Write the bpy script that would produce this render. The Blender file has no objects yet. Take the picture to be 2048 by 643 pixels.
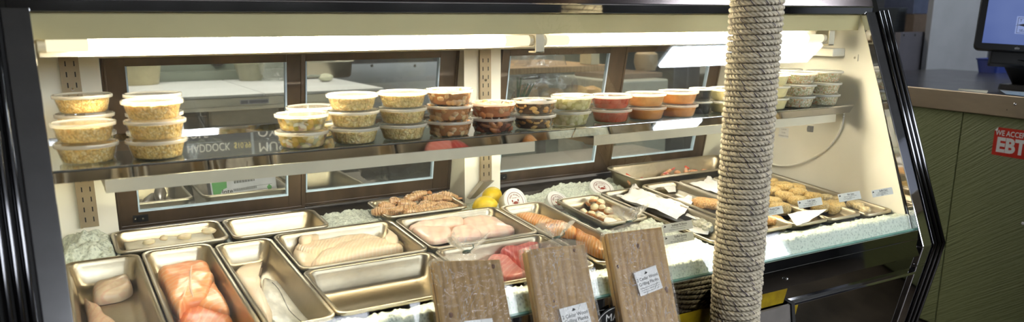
import bpy, math, random
from mathutils import Vector, Matrix, noise
from mathutils.bvhtree import BVHTree
rnd = random.Random(7)
SC = bpy.context.scene
COL = SC.collection
PI = math.pi

# ------------------------------------------------------------------ camera
F, CX, CY = 1593.0, 1024.0, 427.0           # focal length and principal point of the 2048x643 frame
PSI, PIT, EYE = math.radians(30.6), math.radians(13.8), 1.36
cR = Vector((math.cos(PSI), -math.sin(PSI), 0))
cF = Vector((math.sin(PSI)*math.cos(PIT), math.cos(PSI)*math.cos(PIT), -math.sin(PIT)))
cU = cR.cross(cF)
CAM = Vector((0, 0, EYE))

def ray(x, y): return cR*((x-CX)/F) + cU*((CY-y)/F) + cF
def onY(x, y, Y):
    d = ray(x, y); return CAM + d*(Y/d.y)
def onX(x, y, X):
    d = ray(x, y); return CAM + d*(X/d.x)
def onZ(x, y, Z):
    d = ray(x, y); return CAM + d*((Z-EYE)/d.z)
def onP(x, y, p, n):
    d = ray(x, y); n = Vector(n); return CAM + d*(n.dot(Vector(p)-CAM)/n.dot(d))

cam = bpy.data.cameras.new('camera')
cam.sensor_width = 36; cam.lens = F/2048*36
cam.shift_y = (CY-321.5)/2048
cam.clip_start = .05
cam.dof.use_dof = True; cam.dof.focus_distance = 2.25; cam.dof.aperture_fstop = 3.2
camo = bpy.data.objects.new('camera', cam); COL.objects.link(camo)
camo.matrix_world = Matrix(((cR.x, cU.x, -cF.x, 0), (cR.y, cU.y, -cF.y, 0), (cR.z, cU.z, -cF.z, EYE), (0, 0, 0, 1)))
SC.camera = camo

# ------------------------------------------------------------------ materials
def lin(c): return tuple(((v/12.92) if v <= .04045 else ((v+.055)/1.055)**2.4) for v in c)
def nt(name):
    m = bpy.data.materials.new(name); m.use_nodes = True
    t = m.node_tree; t.nodes.clear()
    return m, t, t.nodes.new('ShaderNodeOutputMaterial')
def N(t, kind, **kw):
    n = t.nodes.new(kind)
    for k, v in kw.items():
        if k.startswith('i_'):
            n.inputs[k[2:].replace('_', ' ')].default_value = v
        else: setattr(n, k, v)
    return n
def mixcol(t, a, b, fac):
    n = t.nodes.new('ShaderNodeMix'); n.data_type = 'RGBA'
    for s, v in ((6, a), (7, b)):
        if hasattr(v, 'is_linked') or hasattr(v, 'node'): t.links.new(v, n.inputs[s])
        else: n.inputs[s].default_value = (*v, 1)
    if isinstance(fac, (int, float)): n.inputs[0].default_value = fac
    else: t.links.new(fac, n.inputs[0])
    return n.outputs[2]
def coords(t, scale=(1, 1, 1), rot=(0, 0, 0)):
    tc = N(t, 'ShaderNodeTexCoord'); mp = N(t, 'ShaderNodeMapping')
    mp.inputs['Scale'].default_value = scale; mp.inputs['Rotation'].default_value = rot
    t.links.new(tc.outputs['Object'], mp.inputs['Vector']); return mp.outputs[0]
def noise_tex(t, vec, scale, detail=4, rough=.55):
    n = N(t, 'ShaderNodeTexNoise'); n.inputs['Scale'].default_value = scale
    n.inputs['Detail'].default_value = detail; n.inputs['Roughness'].default_value = rough
    t.links.new(vec, n.inputs['Vector']); return n.outputs['Fac']
def ramp(t, fac, stops):
    r = N(t, 'ShaderNodeValToRGB'); e = r.color_ramp.elements
    while len(e) < len(stops): e.new(.5)
    for k, (p, c) in enumerate(stops):
        e[k].position = p; e[k].color = (*c, 1)
    t.links.new(fac, r.inputs[0]); return r.outputs[0]
def bump(t, h, strength, dist=.002):
    b = N(t, 'ShaderNodeBump'); b.inputs['Strength'].default_value = strength
    b.inputs['Distance'].default_value = dist; t.links.new(h, b.inputs['Height']); return b.outputs[0]
def M(name, c, rough=.5, metal=0, var=.08, scale=25, bmp=0, bscale=150, sss=0, spec=.5, coat=0, stretch=(1, 1, 1), c2=None, lo=.35, hi=.65, trans=0, bdist=.002):
    """procedural principled material; colours are sRGB 0..1"""
    m, t, out = nt(name)
    p = N(t, 'ShaderNodeBsdfPrincipled'); c = lin(c)
    v = coords(t, stretch)
    f = noise_tex(t, v, scale)
    a = tuple(max(0, x*(1-var)) for x in c) if c2 is None else c
    b = tuple(min(1, x*(1+var)) for x in c) if c2 is None else lin(c2)
    t.links.new(ramp(t, f, [(lo, a), (hi, b)]), p.inputs['Base Color'])
    p.inputs['Roughness'].default_value = rough; p.inputs['Metallic'].default_value = metal
    p.inputs['Specular IOR Level'].default_value = spec
    p.inputs['Coat Weight'].default_value = coat; p.inputs['Coat Roughness'].default_value = .12
    p.inputs['Transmission Weight'].default_value = trans
    if sss:
        p.inputs['Subsurface Weight'].default_value = sss; p.inputs['Subsurface Scale'].default_value = .01
        p.inputs['Subsurface Radius'].default_value = (1, .6, .4)
    if bmp:
        t.links.new(bump(t, noise_tex(t, v, bscale, 5), bmp, bdist), p.inputs['Normal'])
    t.links.new(p.outputs[0], out.inputs[0]); return m

def glassy(name, tint=(1, 1, 1), k=1.0, milk=0, milkc=(.95, .95, .93), bmp=0, bscale=40, rough=0.0):
    """thin clear pane: transparent, Fresnel reflection on the face it is entered by, optional milky share"""
    m, t, out = nt(name)
    tr = N(t, 'ShaderNodeBsdfTransparent'); tr.inputs[0].default_value = (*tint, 1)
    gl = N(t, 'ShaderNodeBsdfGlossy'); gl.inputs['Roughness'].default_value = rough; gl.inputs[0].default_value = (1, 1, 1, 1)
    fr = N(t, 'ShaderNodeFresnel'); fr.inputs[0].default_value = 1.5
    ge = N(t, 'ShaderNodeNewGeometry')
    inv = N(t, 'ShaderNodeMath', operation='SUBTRACT'); inv.inputs[0].default_value = 1
    t.links.new(ge.outputs['Backfacing'], inv.inputs[1])
    mu = N(t, 'ShaderNodeMath', operation='MULTIPLY'); t.links.new(fr.outputs[0], mu.inputs[0]); t.links.new(inv.outputs[0], mu.inputs[1])
    mk = N(t, 'ShaderNodeMath', operation='MULTIPLY', use_clamp=True); t.links.new(mu.outputs[0], mk.inputs[0]); mk.inputs[1].default_value = k
    base = tr.outputs[0]
    v = coords(t)
    if milk:
        df = N(t, 'ShaderNodeBsdfDiffuse'); df.inputs[0].default_value = (*lin(milkc), 1)
        tl = N(t, 'ShaderNodeBsdfTranslucent'); tl.inputs[0].default_value = (*lin(milkc), 1)
        m0 = N(t, 'ShaderNodeMixShader'); m0.inputs[0].default_value = .5
        t.links.new(df.outputs[0], m0.inputs[1]); t.links.new(tl.outputs[0], m0.inputs[2])
        m1 = N(t, 'ShaderNodeMixShader')
        f = noise_tex(t, v, 18)
        mm = N(t, 'ShaderNodeMapRange'); t.links.new(f, mm.inputs[0])
        mm.inputs[3].default_value = milk*.8; mm.inputs[4].default_value = min(1, milk*1.2)
        t.links.new(mm.outputs[0], m1.inputs[0])
        t.links.new(base, m1.inputs[1]); t.links.new(m0.outputs[0], m1.inputs[2]); base = m1.outputs[0]
    mx = N(t, 'ShaderNodeMixShader'); t.links.new(mk.outputs[0], mx.inputs[0])
    t.links.new(base, mx.inputs[1]); t.links.new(gl.outputs[0], mx.inputs[2])
    if bmp:
        b = bump(t, noise_tex(t, v, bscale, 3), bmp, .01)
        t.links.new(b, gl.inputs['Normal']); t.links.new(b, fr.inputs['Normal'])
    t.links.new(mx.outputs[0], out.inputs[0]); return m
def emit(name, c, s):
    m, t, out = nt(name); e = N(t, 'ShaderNodeEmission')
    e.inputs[0].default_value = (*lin(c), 1); e.inputs[1].default_value = s
    t.links.new(e.outputs[0], out.inputs[0]); return m
def steel(name, c=(.78, .76, .72), rough=.25, stretch=(1, 1, 1), scale=60, var=.1, bmp=.05):
    m, t, out = nt(name); p = N(t, 'ShaderNodeBsdfPrincipled'); c = lin(c)
    v = coords(t, stretch); f = noise_tex(t, v, scale, 6)
    t.links.new(ramp(t, f, [(.3, tuple(x*(1-var) for x in c)), (.7, c)]), p.inputs['Base Color'])
    p.inputs['Metallic'].default_value = 1
    mr = N(t, 'ShaderNodeMapRange'); t.links.new(noise_tex(t, coords(t), 9, 5), mr.inputs[0])
    mr.inputs[3].default_value = rough*.75; mr.inputs[4].default_value = rough*1.3
    t.links.new(mr.outputs[0], p.inputs['Roughness'])
    if bmp: t.links.new(bump(t, f, bmp, .001), p.inputs['Normal'])
    t.links.new(p.outputs[0], out.inputs[0]); return m
def voro(name, cols, scale, rough=.45, bmp=.5, sss=.0, wash=None, coat=.2, stretch=(1, 1, 1)):
    """chunky mixture: cells of several colours"""
    m, t, out = nt(name); p = N(t, 'ShaderNodeBsdfPrincipled')
    v = coords(t, stretch)
    vo = N(t, 'ShaderNodeTexVoronoi'); vo.inputs['Scale'].default_value = scale
    wv = N(t, 'ShaderNodeTexNoise'); wv.inputs['Scale'].default_value = scale*.6; t.links.new(v, wv.inputs['Vector'])
    ad = N(t, 'ShaderNodeMixRGB'); ad.inputs[0].default_value = .012; t.links.new(v, ad.inputs[1]); t.links.new(wv.outputs['Color'], ad.inputs[2])
    t.links.new(ad.outputs[0], vo.inputs['Vector'])
    se = N(t, 'ShaderNodeSeparateColor'); t.links.new(vo.outputs['Color'], se.inputs[0])
    n = len(cols)
    c = ramp(t, se.outputs[0], [((k+.5)/n, lin(x)) for k, x in enumerate(cols)])
    dk = ramp(t, vo.outputs['Distance'], [(.0, (1, 1, 1)), (.45, (.95, .93, .9)), (.8, (.62, .55, .43))])
    mm = N(t, 'ShaderNodeMixRGB', blend_type='MULTIPLY'); mm.inputs[0].default_value = 1
    t.links.new(c, mm.inputs[1]); t.links.new(dk, mm.inputs[2])
    t.links.new(mm.outputs[0], p.inputs['Base Color'])
    p.inputs['Roughness'].default_value = rough; p.inputs['Coat Weight'].default_value = coat
    if sss:
        p.inputs['Subsurface Weight'].default_value = sss; p.inputs['Subsurface Scale'].default_value = .012; p.inputs['Subsurface Radius'].default_value = (1, .75, .45)
    iv = N(t, 'ShaderNodeMath', operation='SUBTRACT'); iv.inputs[0].default_value = 1; t.links.new(vo.outputs['Distance'], iv.inputs[1])
    t.links.new(bump(t, iv.outputs[0], bmp, .003), p.inputs['Normal'])
    t.links.new(p.outputs[0], out.inputs[0]); return m
def banded(name, a, b, scale, rot=(0, 0, 0), dist=2, rough=.35, sss=.15, coat=.3, bmp=.15, lo=.75, hi=.95, var=None, dscale=1.5, amt=.45):
    """flesh with lines: bands of colour b over a"""
    m, t, out = nt(name); p = N(t, 'ShaderNodeBsdfPrincipled')
    v = coords(t, rot=rot)
    w = N(t, 'ShaderNodeTexWave'); w.inputs['Scale'].default_value = scale; w.inputs['Distortion'].default_value = dist
    w.inputs['Detail'].default_value = 3; w.inputs['Detail Scale'].default_value = dscale
    t.links.new(v, w.inputs['Vector'])
    f = ramp(t, w.outputs['Fac'], [(lo, (0, 0, 0)), (hi, (amt, amt, amt))])
    nz = noise_tex(t, v, 22, 4)
    a2 = var or tuple(x*.9 for x in a)
    base = ramp(t, nz, [(.35, lin(a2)), (.65, lin(a))])
    t.links.new(mixcol(t, base, lin(b), f), p.inputs['Base Color'])
    p.inputs['Roughness'].default_value = rough; p.inputs['Coat Weight'].default_value = coat; p.inputs['Coat Roughness'].default_value = .2
    if sss:
        p.inputs['Subsurface Weight'].default_value = sss; p.inputs['Subsurface Scale'].default_value = .008
        p.inputs['Subsurface Radius'].default_value = (1, .5, .3)
    t.links.new(bump(t, w.outputs['Fac'], bmp, .002), p.inputs['Normal'])
    t.links.new(p.outputs[0], out.inputs[0]); return m

# ------------------------------------------------------------------ mesh building
class MB:
    def __init__(s): s.v = []; s.f = []; s.m = []
    def add(s, vs, fs, mi=0):
        o = len(s.v); s.v += [Vector(x) for x in vs]
        s.f += [tuple(o+i for i in f) for f in fs]; s.m += [mi]*len(fs); return o
    def box(s, x0, x1, y0, y1, z0, z1, mi=0):
        s.hexa([(x0, y0, z0), (x1, y0, z0), (x1, y1, z0), (x0, y1, z0), (x0, y0, z1), (x1, y0, z1), (x1, y1, z1), (x0, y1, z1)], mi)
    def hexa(s, p, mi=0):
        s.add(p, [(3, 2, 1, 0), (4, 5, 6, 7), (0, 1, 5, 4), (1, 2, 6, 5), (2, 3, 7, 6), (3, 0, 4, 7)], mi)
    def prism(s, poly, x0, x1, mi=0):
        """polygon of (Y, z) extruded along X"""
        n = len(poly)
        a = sum(poly[i][0]*poly[(i+1) % n][1]-poly[(i+1) % n][0]*poly[i][1] for i in range(n))
        if a < 0: poly = poly[::-1]
        vs = [(x0, p[0], p[1]) for p in poly]+[(x1, p[0], p[1]) for p in poly]
        s.add(vs, [tuple(range(n))[::-1], tuple(range(n, 2*n))]+[(i, (i+1) % n, n+(i+1) % n, n+i) for i in range(n)], mi)
    def loft(s, loops, close=True, cap0=False, cap1=False, mi=0):
        n = len(loops[0]); o = len(s.v)
        for l in loops: s.v += [Vector(p) for p in l]
        fs = []
        for k in range(len(loops)-1):
            for i in range(n if close else n-1):
                j = (i+1) % n
                fs.append((o+k*n+i, o+k*n+j, o+(k+1)*n+j, o+(k+1)*n+i))
        if cap0: fs.append(tuple(o+i for i in range(n))[::-1])
        if cap1: fs.append(tuple(o+(len(loops)-1)*n+i for i in range(n)))
        s.f += fs; s.m += [mi]*len(fs)
    def lathe(s, prof, n=32, c=(0, 0, 0), mi=0, cap0=False, cap1=False):
        s.loft([[(c[0]+r*math.cos(2*PI*i/n), c[1]+r*math.sin(2*PI*i/n), c[2]+z) for i in range(n)] for r, z in prof], True, cap0, cap1, mi)
    def tube(s, pts, r, n=8, cap=True, mi=0):
        pts = [Vector(p) for p in pts]; loops = []
        rr = r if isinstance(r, (list, tuple)) else [r]*len(pts)
        up = Vector((0, 0, 1))
        for i, p in enumerate(pts):
            d = (pts[min(i+1, len(pts)-1)]-pts[max(i-1, 0)]).normalized()
            a = d.cross(up)
            if a.length < .05: a = d.cross(Vector((1, 0, 0)))
            a.normalize(); b = d.cross(a)
            if i and a.dot(pa) < 0: a = -a; b = -b
            pa = a.copy()
            loops.append([p+a*(rr[i]*math.cos(2*PI*k/n))+b*(rr[i]*math.sin(2*PI*k/n)) for k in range(n)])
        s.loft(loops, True, cap, cap, mi)
    def ell(s, c, r, nu=14, nv=8, rot=None, lump=0, seed=0, mi=0, lf=3.0):
        loops = []
        c = Vector(c)
        for k in range(1, nv):
            th = PI*k/nv
            loops.append([Vector((math.sin(th)*math.cos(2*PI*i/nu), math.sin(th)*math.sin(2*PI*i/nu), -math.cos(th))) for i in range(nu)])
        def T(d):
            q = d*(1+(lump*noise.noise(d*lf*.5+Vector((seed, seed*.7, 3))) if lump else 0))
            q = Vector((q.x*r[0], q.y*r[1], q.z*r[2]))
            if rot: q = rot @ q
            return c+q
        o = len(s.v); s.loft([[T(d) for d in l] for l in loops], True, False, False, mi)
        b = len(s.v); s.v += [T(Vector((0, 0, -1))), T(Vector((0, 0, 1)))]
        last = o+(nv-2)*nu
        for i in range(nu):
            j = (i+1) % nu
            s.f.append((o+j, o+i, b)); s.f.append((last+i, last+j, b+1)); s.m += [mi, mi]
    def grid(s, fn, nu, nv, mi=0, flip=False):
        o = len(s.v)
        for i in range(nu+1):
            for j in range(nv+1): s.v.append(Vector(fn(i/nu, j/nv)))
        for i in range(nu):
            for j in range(nv):
                q = (o+i*(nv+1)+j, o+(i+1)*(nv+1)+j, o+(i+1)*(nv+1)+j+1, o+i*(nv+1)+j+1)
                s.f.append(q[::-1] if flip else q); s.m.append(mi)
    def xform(s, mat, start=0):
        for i in range(start, len(s.v)): s.v[i] = mat @ s.v[i]
    def build(s, name, mats, parent=None, origin=None, smooth=True, angle=40, bevel=0, sub=0, kind=None):
        if not isinstance(mats, (list, tuple)): mats = [mats]
        o0 = Vector(origin) if origin is not None else Vector((0, 0, 0))
        me = bpy.data.meshes.new(name)
        me.from_pydata([tuple(p-o0) for p in s.v], [], s.f)
        for mm in mats: me.materials.append(mm)
        me.polygons.foreach_set('material_index', s.m)
        me.polygons.foreach_set('use_smooth', [smooth]*len(s.f))
        me.validate(); me.update()
        if smooth: me.set_sharp_from_angle(angle=math.radians(angle))
        o = bpy.data.objects.new(name, me); COL.objects.link(o)
        o.location = o0
        if parent is not None: o.parent = parent
        if bevel:
            b = o.modifiers.new('bevel', 'BEVEL'); b.width = bevel; b.segments = 2; b.limit_method = 'ANGLE'
        if sub:
            u = o.modifiers.new('sub', 'SUBSURF'); u.levels = sub; u.render_levels = sub
        if kind: o['kind'] = kind
        return o
def tag(o, label, cat, group=None, kind=None):
    o['label'] = label; o['category'] = cat
    if group: o['group'] = group
    if kind: o['kind'] = kind
    return o
def empty(name, loc=(0, 0, 0), rot=(0, 0, 0)):
    o = bpy.data.objects.new(name, None); COL.objects.link(o)
    o.location = loc; o.rotation_euler = rot; o.empty_display_size = .02; return o
def dup(root, loc=None, rot=None):
    r = root.copy(); COL.objects.link(r)
    if loc is not None: r.location = loc
    if rot is not None: r.rotation_euler = rot
    for ch in list(root.children):
        c = ch.copy(); COL.objects.link(c); c.parent = r
        for g in list(ch.children):
            d = g.copy(); COL.objects.link(d); d.parent = c
    return r
def text_mesh(txt, size, bold=0, align='CENTER', sx=1.0):
    """outlines of a text as (verts, faces) in the XY plane"""
    cu = bpy.data.curves.new('t', 'FONT'); cu.body = txt; cu.size = size; cu.align_x = align; cu.align_y = 'CENTER'
    cu.offset = bold*size; cu.resolution_u = 3
    ob = bpy.data.objects.new('t', cu); COL.objects.link(ob)
    bpy.context.view_layer.update()
    me = bpy.data.meshes.new_from_object(ob.evaluated_get(bpy.context.evaluated_depsgraph_get()))
    vs = [Vector((v.co.x*sx, v.co.y, 0)) for v in me.vertices]; fs = [tuple(p.vertices) for p in me.polygons]
    bpy.data.objects.remove(ob); bpy.data.curves.remove(cu); bpy.data.meshes.remove(me)
    return vs, fs
def put_text(mb, txt, size, mat, bold=.0, align='CENTER', mi=0, sx=1.0):
    vs, fs = text_mesh(txt, size, bold, align, sx)
    mb.add([mat @ v for v in vs], fs, mi)
def rrect(w, h, r, n=5, z=0.0, cx=0, cy=0):
    r = max(1e-4, min(r, w/2-1e-4, h/2-1e-4)); out = []
    for k, (sx, sy) in enumerate(((1, 1), (-1, 1), (-1, -1), (1, -1))):
        for i in range(n+1):
            a = PI/2*(k+i/n)
            out.append(Vector((cx+sx*(w/2-r)+r*math.cos(a), cy+sy*(h/2-r)+r*math.sin(a), z)))
    return out
# ------------------------------------------------------------------ shared materials
m_cream = M('cream_paint', (.95, .935, .88), .35, var=.04, scale=6, bmp=.04, bscale=60)
m_creamd = M('cream_channel', (.84, .80, .70), .4, var=.06, scale=10)
m_chrome = steel('chrome', (.86, .86, .88), .05, var=.05, bmp=0)
m_mirror = steel('polished_black_steel', (.58, .58, .57), .05, scale=8, var=.1, bmp=0)
m_steel = steel('pan_steel', (.71, .67, .585), .32, stretch=(1, 6, 1), scale=50, bmp=0)
m_brushed = steel('brushed_steel', (.62, .61, .58), .3, stretch=(1, 20, 20), scale=20)
m_satin = steel('satin_steel', (.72, .69, .64), .38, scale=90)
m_beadm = steel('dark_chrome_bead', (.36, .36, .37), .10, bmp=0)
m_dark = M('black_shadow_gap', (.04, .04, .045), .6)
m_bronze = M('bronze_door_frame', (.30, .245, .19), .38, .25, var=.25, scale=14, stretch=(1, 1, .3), coat=.2)
m_bronzed = M('dark_bronze_track', (.18, .15, .115), .5, .1, var=.35, scale=30, bmp=.1)
m_glass = glassy('front_glass', (.985, .995, .985), 1.15)
m_pane = glassy('door_pane_glass', (.95, .97, .955), 1.3, milk=.03)
m_shelfglass = glassy('shelf_glass', (.90, .95, .93), 1.3, milk=.02)
m_gedge = M('green_glass_edge', (.45, .62, .56), .2, var=.15, scale=12)
m_gasket = M('gasket_highlight_blue', (.72, .80, .88), .3)  # pale blue puts the highlight along the pane edges into the colour
m_std = M('tan_shelf_standard', (.60, .54, .44), .4, .3, var=.05)
m_rubber = M('black_rubber', (.06, .06, .06), .6)
m_white = M('white_plastic', (.93, .93, .92), .35, var=.03)
m_ink = M('black_ink', (.05, .05, .05), .6)
m_grey = M('mid_grey_paint', (.5, .5, .5), .5)
m_tube = emit('fluorescent_tube_glow', (1.0, .945, .83), 105)
m_lblock = M('dark_light_blocker', (.22, .21, .20), .5, .3)
m_tube2 = emit('under_shelf_tube_glow', (1.0, .94, .82), 33)
m_tubeend = emit('dim_tube_end_glow', (1.0, .95, .80), .9)
m_hood = M('shaded_cream_hood', (.77, .72, .54), .4, var=.04, scale=6)  # cream paint darkened, the hood panel's shade is in the colour

# ------------------------------------------------------------------ room
def struct(name, mb, m, **k):
    o = mb.build(name, m, smooth=False, **k); o['kind'] = 'structure'; return o
RX0, RX1, RY0, RY1, RZ = -2.6, 7.2, -2.8, 5.5, 2.62
b = MB(); b.box(RX0, RX1, RY0, RY1, -.1, 0); struct('floor', b, M('dark_tile_floor', (.34, .30, .26), .35, var=.4, scale=5, bmp=.1))
b = MB(); b.box(RX0, RX1, RY0, RY1, RZ, RZ+.1); struct('ceiling', b, M('grey_ceiling', (.36, .36, .35), .8, var=.1, scale=3))
b = MB(); b.box(RX0, RX1, RY1, RY1+.1, 0, RZ); struct('wall_back', b, M('grey_green_back_wall', (.40, .42, .37), .6, var=.2, scale=2.5, bmp=.05))
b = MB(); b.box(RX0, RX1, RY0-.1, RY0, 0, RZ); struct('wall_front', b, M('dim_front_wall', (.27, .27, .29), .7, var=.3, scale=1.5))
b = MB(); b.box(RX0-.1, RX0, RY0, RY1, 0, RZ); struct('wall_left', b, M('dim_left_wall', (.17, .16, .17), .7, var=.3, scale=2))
b = MB(); b.box(RX1, RX1+.1, RY0, RY1, 0, RZ); struct('wall_right', b, M('grey_right_wall', (.42, .43, .46), .7, var=.12, scale=2))

m_winfill = emit('window_fill_glow', (.95, .97, 1.0), 9.5)
m_wfr = M('white_fill_window_frame', (.75, .76, .78), .5)
for k in range(3):  # unseen glowing windows added behind the camera as front fill light
    x0 = .05+2.35*k
    b = MB(); b.box(x0, x0+2.0, RY0+.001, RY0+.012, 1.62, 2.50)
    w_ = struct('fill_window_%d' % (k+1), b, m_winfill)
    b = MB()
    for q in ((x0-.06, x0, 1.56, 2.56), (x0+2.0, x0+2.06, 1.56, 2.56), (x0, x0+2.0, 1.56, 1.62), (x0, x0+2.0, 2.50, 2.56), (x0+.97, x0+1.03, 1.62, 2.50)): b.box(q[0], q[1], RY0+.001, RY0+.05, q[2], q[3])
    b.build('fill_window_frame', m_wfr, w_, smooth=False)
# ceiling lights (the near one is mirrored in the slanted glass)
m_lamp = emit('ceiling_lamp_diffuser', (.93, .97, 1.0), 24)
m_lamph = M('white_lamp_housing', (.85, .86, .86), .4)
m_kfill = emit('kitchen_fill_diffuser', (1.0, .96, .91), 20)
def ceiling_light(cx, cy, lx, ly, label, group=None, dm=None):
    e = tag(empty('ceiling_light', (cx, cy, RZ-.09)), label, 'ceiling light', group)
    b = MB(); b.box(-lx/2-.02, lx/2+.02, -ly/2-.02, ly/2+.02, .025, .089)
    b.build('lamp_housing', m_lamph, e, smooth=False, bevel=.004)
    b = MB(); b.box(-lx/2, lx/2, -ly/2, ly/2, 0, .024)
    b.build('lamp_diffuser', dm or m_lamp, e, smooth=False, bevel=.006); return e
ceiling_light(3.86, .14, 1.30, .165, 'long strip light on the ceiling, mirrored as glare high on the case glass')
ceiling_light(3.80, -.57, .40, .075, 'short strip light on the ceiling, mirrored as glare on the shelf edge')
ceiling_light(.6, 4.0, 1.2, .4, 'unseen ceiling light added above the white topped prep table', dm=m_kfill)  # this and the next kitchen light are unseen, added for ambient light
ceiling_light(2.9, 3.9, 1.0, .35, 'unseen ceiling light added behind the right half of the display case', dm=m_kfill)
ceiling_light(5.2, 2.2, .9, .3, 'unseen ceiling light added above the point of sale counter')  # unseen lamp added to raise the ambient light on the counter side
w = bpy.data.worlds.new('world'); SC.world = w; w.use_nodes = True
w.node_tree.nodes['Background'].inputs[0].default_value = (.55, .65, .8, 1)
w.node_tree.nodes['Background'].inputs[1].default_value = .15

# ------------------------------------------------------------------ display case
XL, XR = 0.0, 2.335                           # inner faces of the two end walls
def gy(z): return 1.445+.401*(z-.716)         # outer face of the slanted front glass
case = tag(empty('display_case', (1.17, 1.95, 0)), 'long glass fronted refrigerated seafood display case with chrome trim and cream interior', 'display case')
CO = Vector((1.17, 1.95, 0))
def part(name, mb, m, parent=None, **k):
    """a part given in world coordinates"""
    if parent is None:
        mb.xform(Matrix.Translation(-CO)); return mb.build(name, m, case, **k)
    mb.xform(Matrix.Translation(-CO)); return mb.build(name, m, parent, **k)

# end walls (cream liners) and dark outer ends
liner = [(gy(.70)+.012, .66), (1.712, 1.372), (1.75, 1.40), (2.30, 1.40), (2.42, .66)]
for x0, x1 in ((XL-.014, XL), (XR, XR+.014)):
    b = MB(); b.prism(liner, x0, x1); part('end_wall', b, m_cream, smooth=False)
outer = [(gy(.655)+.012, .655), (1.735, 1.43), (2.46, 1.43), (2.46, .05), (1.56, .05), (1.46, .60)]
for x0, x1 in ((XL-.085, XL-.015), (XR+.015, XR+.085)):
    b = MB(); b.prism(outer, x0, x1); part('end_panel', b, m_mirror, smooth=False)
# chrome side frames: flat face with three round beads, swept down the front profile
path = [(gy(1.375)-.002, 1.375), (gy(.66)-.004, .66), (1.432, .60), (1.545, .06)]
def offs(d):
    out = []
    for i, p in enumerate(path):
        a = Vector(path[max(i-1, 0)]); c = Vector(path[min(i+1, len(path)-1)])
        t = (c-a).normalized(); n = Vector((t.y, -t.x))
        if n.x > 0: n = -n
        out.append((p[0]+n.x*d, p[1]+n.y*d))
    return out
def strip(mb, x0, x1, d0, d1, mi=0):
    A, B = offs(d0), offs(d1)
    if x1 < x0: x0, x1 = x1, x0
    for i in range(len(path)-1):
        q = [A[i], A[i+1], B[i+1], B[i]]; mb.prism(q, x0, x1, mi)
def bead(mb, x, d, r):
    P = offs(d); mb.tube([(x, p[0], p[1]) for p in P], r, 10)
for sgn, xe in ((-1, XL+.006), (1, XR-.004)):
    f = MB(); strip(f, xe, xe+sgn*.046, -.012, .010)
    fo = part('side_frame', f, m_chrome, smooth=False, bevel=.0025)
    g = MB()
    for k in range(3): bead(g, xe+sgn*(.058+.0165*k), .012+.004*k, .0065)
    part('frame_bead', g, m_beadm)
    g = MB(); strip(g, xe+sgn*.046, xe+sgn*.104, -.02, .006)
    part('bead_backing', g, m_rubber, smooth=False)

# canopy
XA, XB = XL-.03, XR+.03
b = MB(); b.box(XA, XB, 1.700, 1.716, 1.371, 1.3925)
b.xform(Matrix.Translation((0, 0, 0)))
can = part('canopy_trim', b, m_mirror, smooth=False, bevel=.0015)
b = MB(); b.tube([(XA, 1.700, 1.394), (XB, 1.700, 1.394)], .0022, 8); part('canopy_bead', b, m_chrome)
b = MB(); b.prism([(1.700, 1.396), (1.712, 1.432), (1.725, 1.432), (1.725, 1.396)], XA, XB); part('canopy_fascia', b, steel('fascia_steel', (.46, .42, .42), .16, stretch=(.2, 10, 10), scale=30), smooth=False)
b = MB(); b.box(XA-.05, XB+.05, 1.712, 2.46, 1.432, 1.447); part('canopy_top', b, m_satin, smooth=False)
b = MB(); b.prism([(1.7205, 1.3712), (1.7245, 1.3712), (1.729, 1.3235), (1.725, 1.3205)], XL, XR); part('hood_panel', b, m_hood, smooth=False, bevel=.001)
b = MB(); b.box(XL, XR, 1.72, 2.30, 1.392, 1.40); part('case_ceiling', b, m_cream, smooth=False)
b = MB(); b.box(XL, XR, 2.262, 2.29, 1.262, 1.392); part('back_header', b, m_cream, smooth=False)
# front glass
gn = Vector((0, -1, .401)).normalized()
b = MB(); p0, p1 = (gy(.716), .716), (gy(1.371), 1.371); t6 = .006
b.prism([p0, p1, (p1[0]-gn.y*t6, p1[1]-gn.z*t6), (p0[0]-gn.y*t6, p0[1]-gn.z*t6)], XL+.001, XR-.001)
part('front_glass', b, m_glass, smooth=False)
b = MB(); b.prism([(gy(.7165)-.001, .7165), (gy(.7165)+.007, .714), (gy(.700)+.007, .700), (gy(.700)-.001, .700)], XL, XR); part('glass_edge', b, m_gedge, smooth=False)
# lower front
b = MB(); b.prism([(1.4315, .7125), (1.447, .7125), (1.455, .68), (1.4262, .688)], XL-.004, XR+.004); part('front_trim', b, m_mirror, smooth=False)
b = MB(); b.prism([(1.4255, .688), (1.45, .688), (1.45, .628), (1.4175, .632)], XL-.004, XR+.004); part('front_fascia', b, m_mirror, smooth=False, bevel=.002)
b = MB(); b.prism([(1.426, .630), (1.47, .630), (1.58, .06), (1.545, .06)], XL-.004, XR+.004); part('lower_panel', b, m_mirror, smooth=False)
b = MB()
for k, (xx, zz) in enumerate(((1.72, .660),)): b.ell((xx, 1.4155, zz), (.004, .003, .004))
part('fascia_screw', b, m_chrome)
# bumper rail
b = MB(); q = onP(1824, 541, (0, 1.44, .575), (0, 1, .2)); 
b.prism([(1.440, .583), (1.424, .579), (1.422, .572), (1.438, .566), (1.45, .566), (1.448, .583)], 1.768, XR-.002)
part('bumper_rail', b, m_chrome, smooth=False, bevel=.001)
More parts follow.
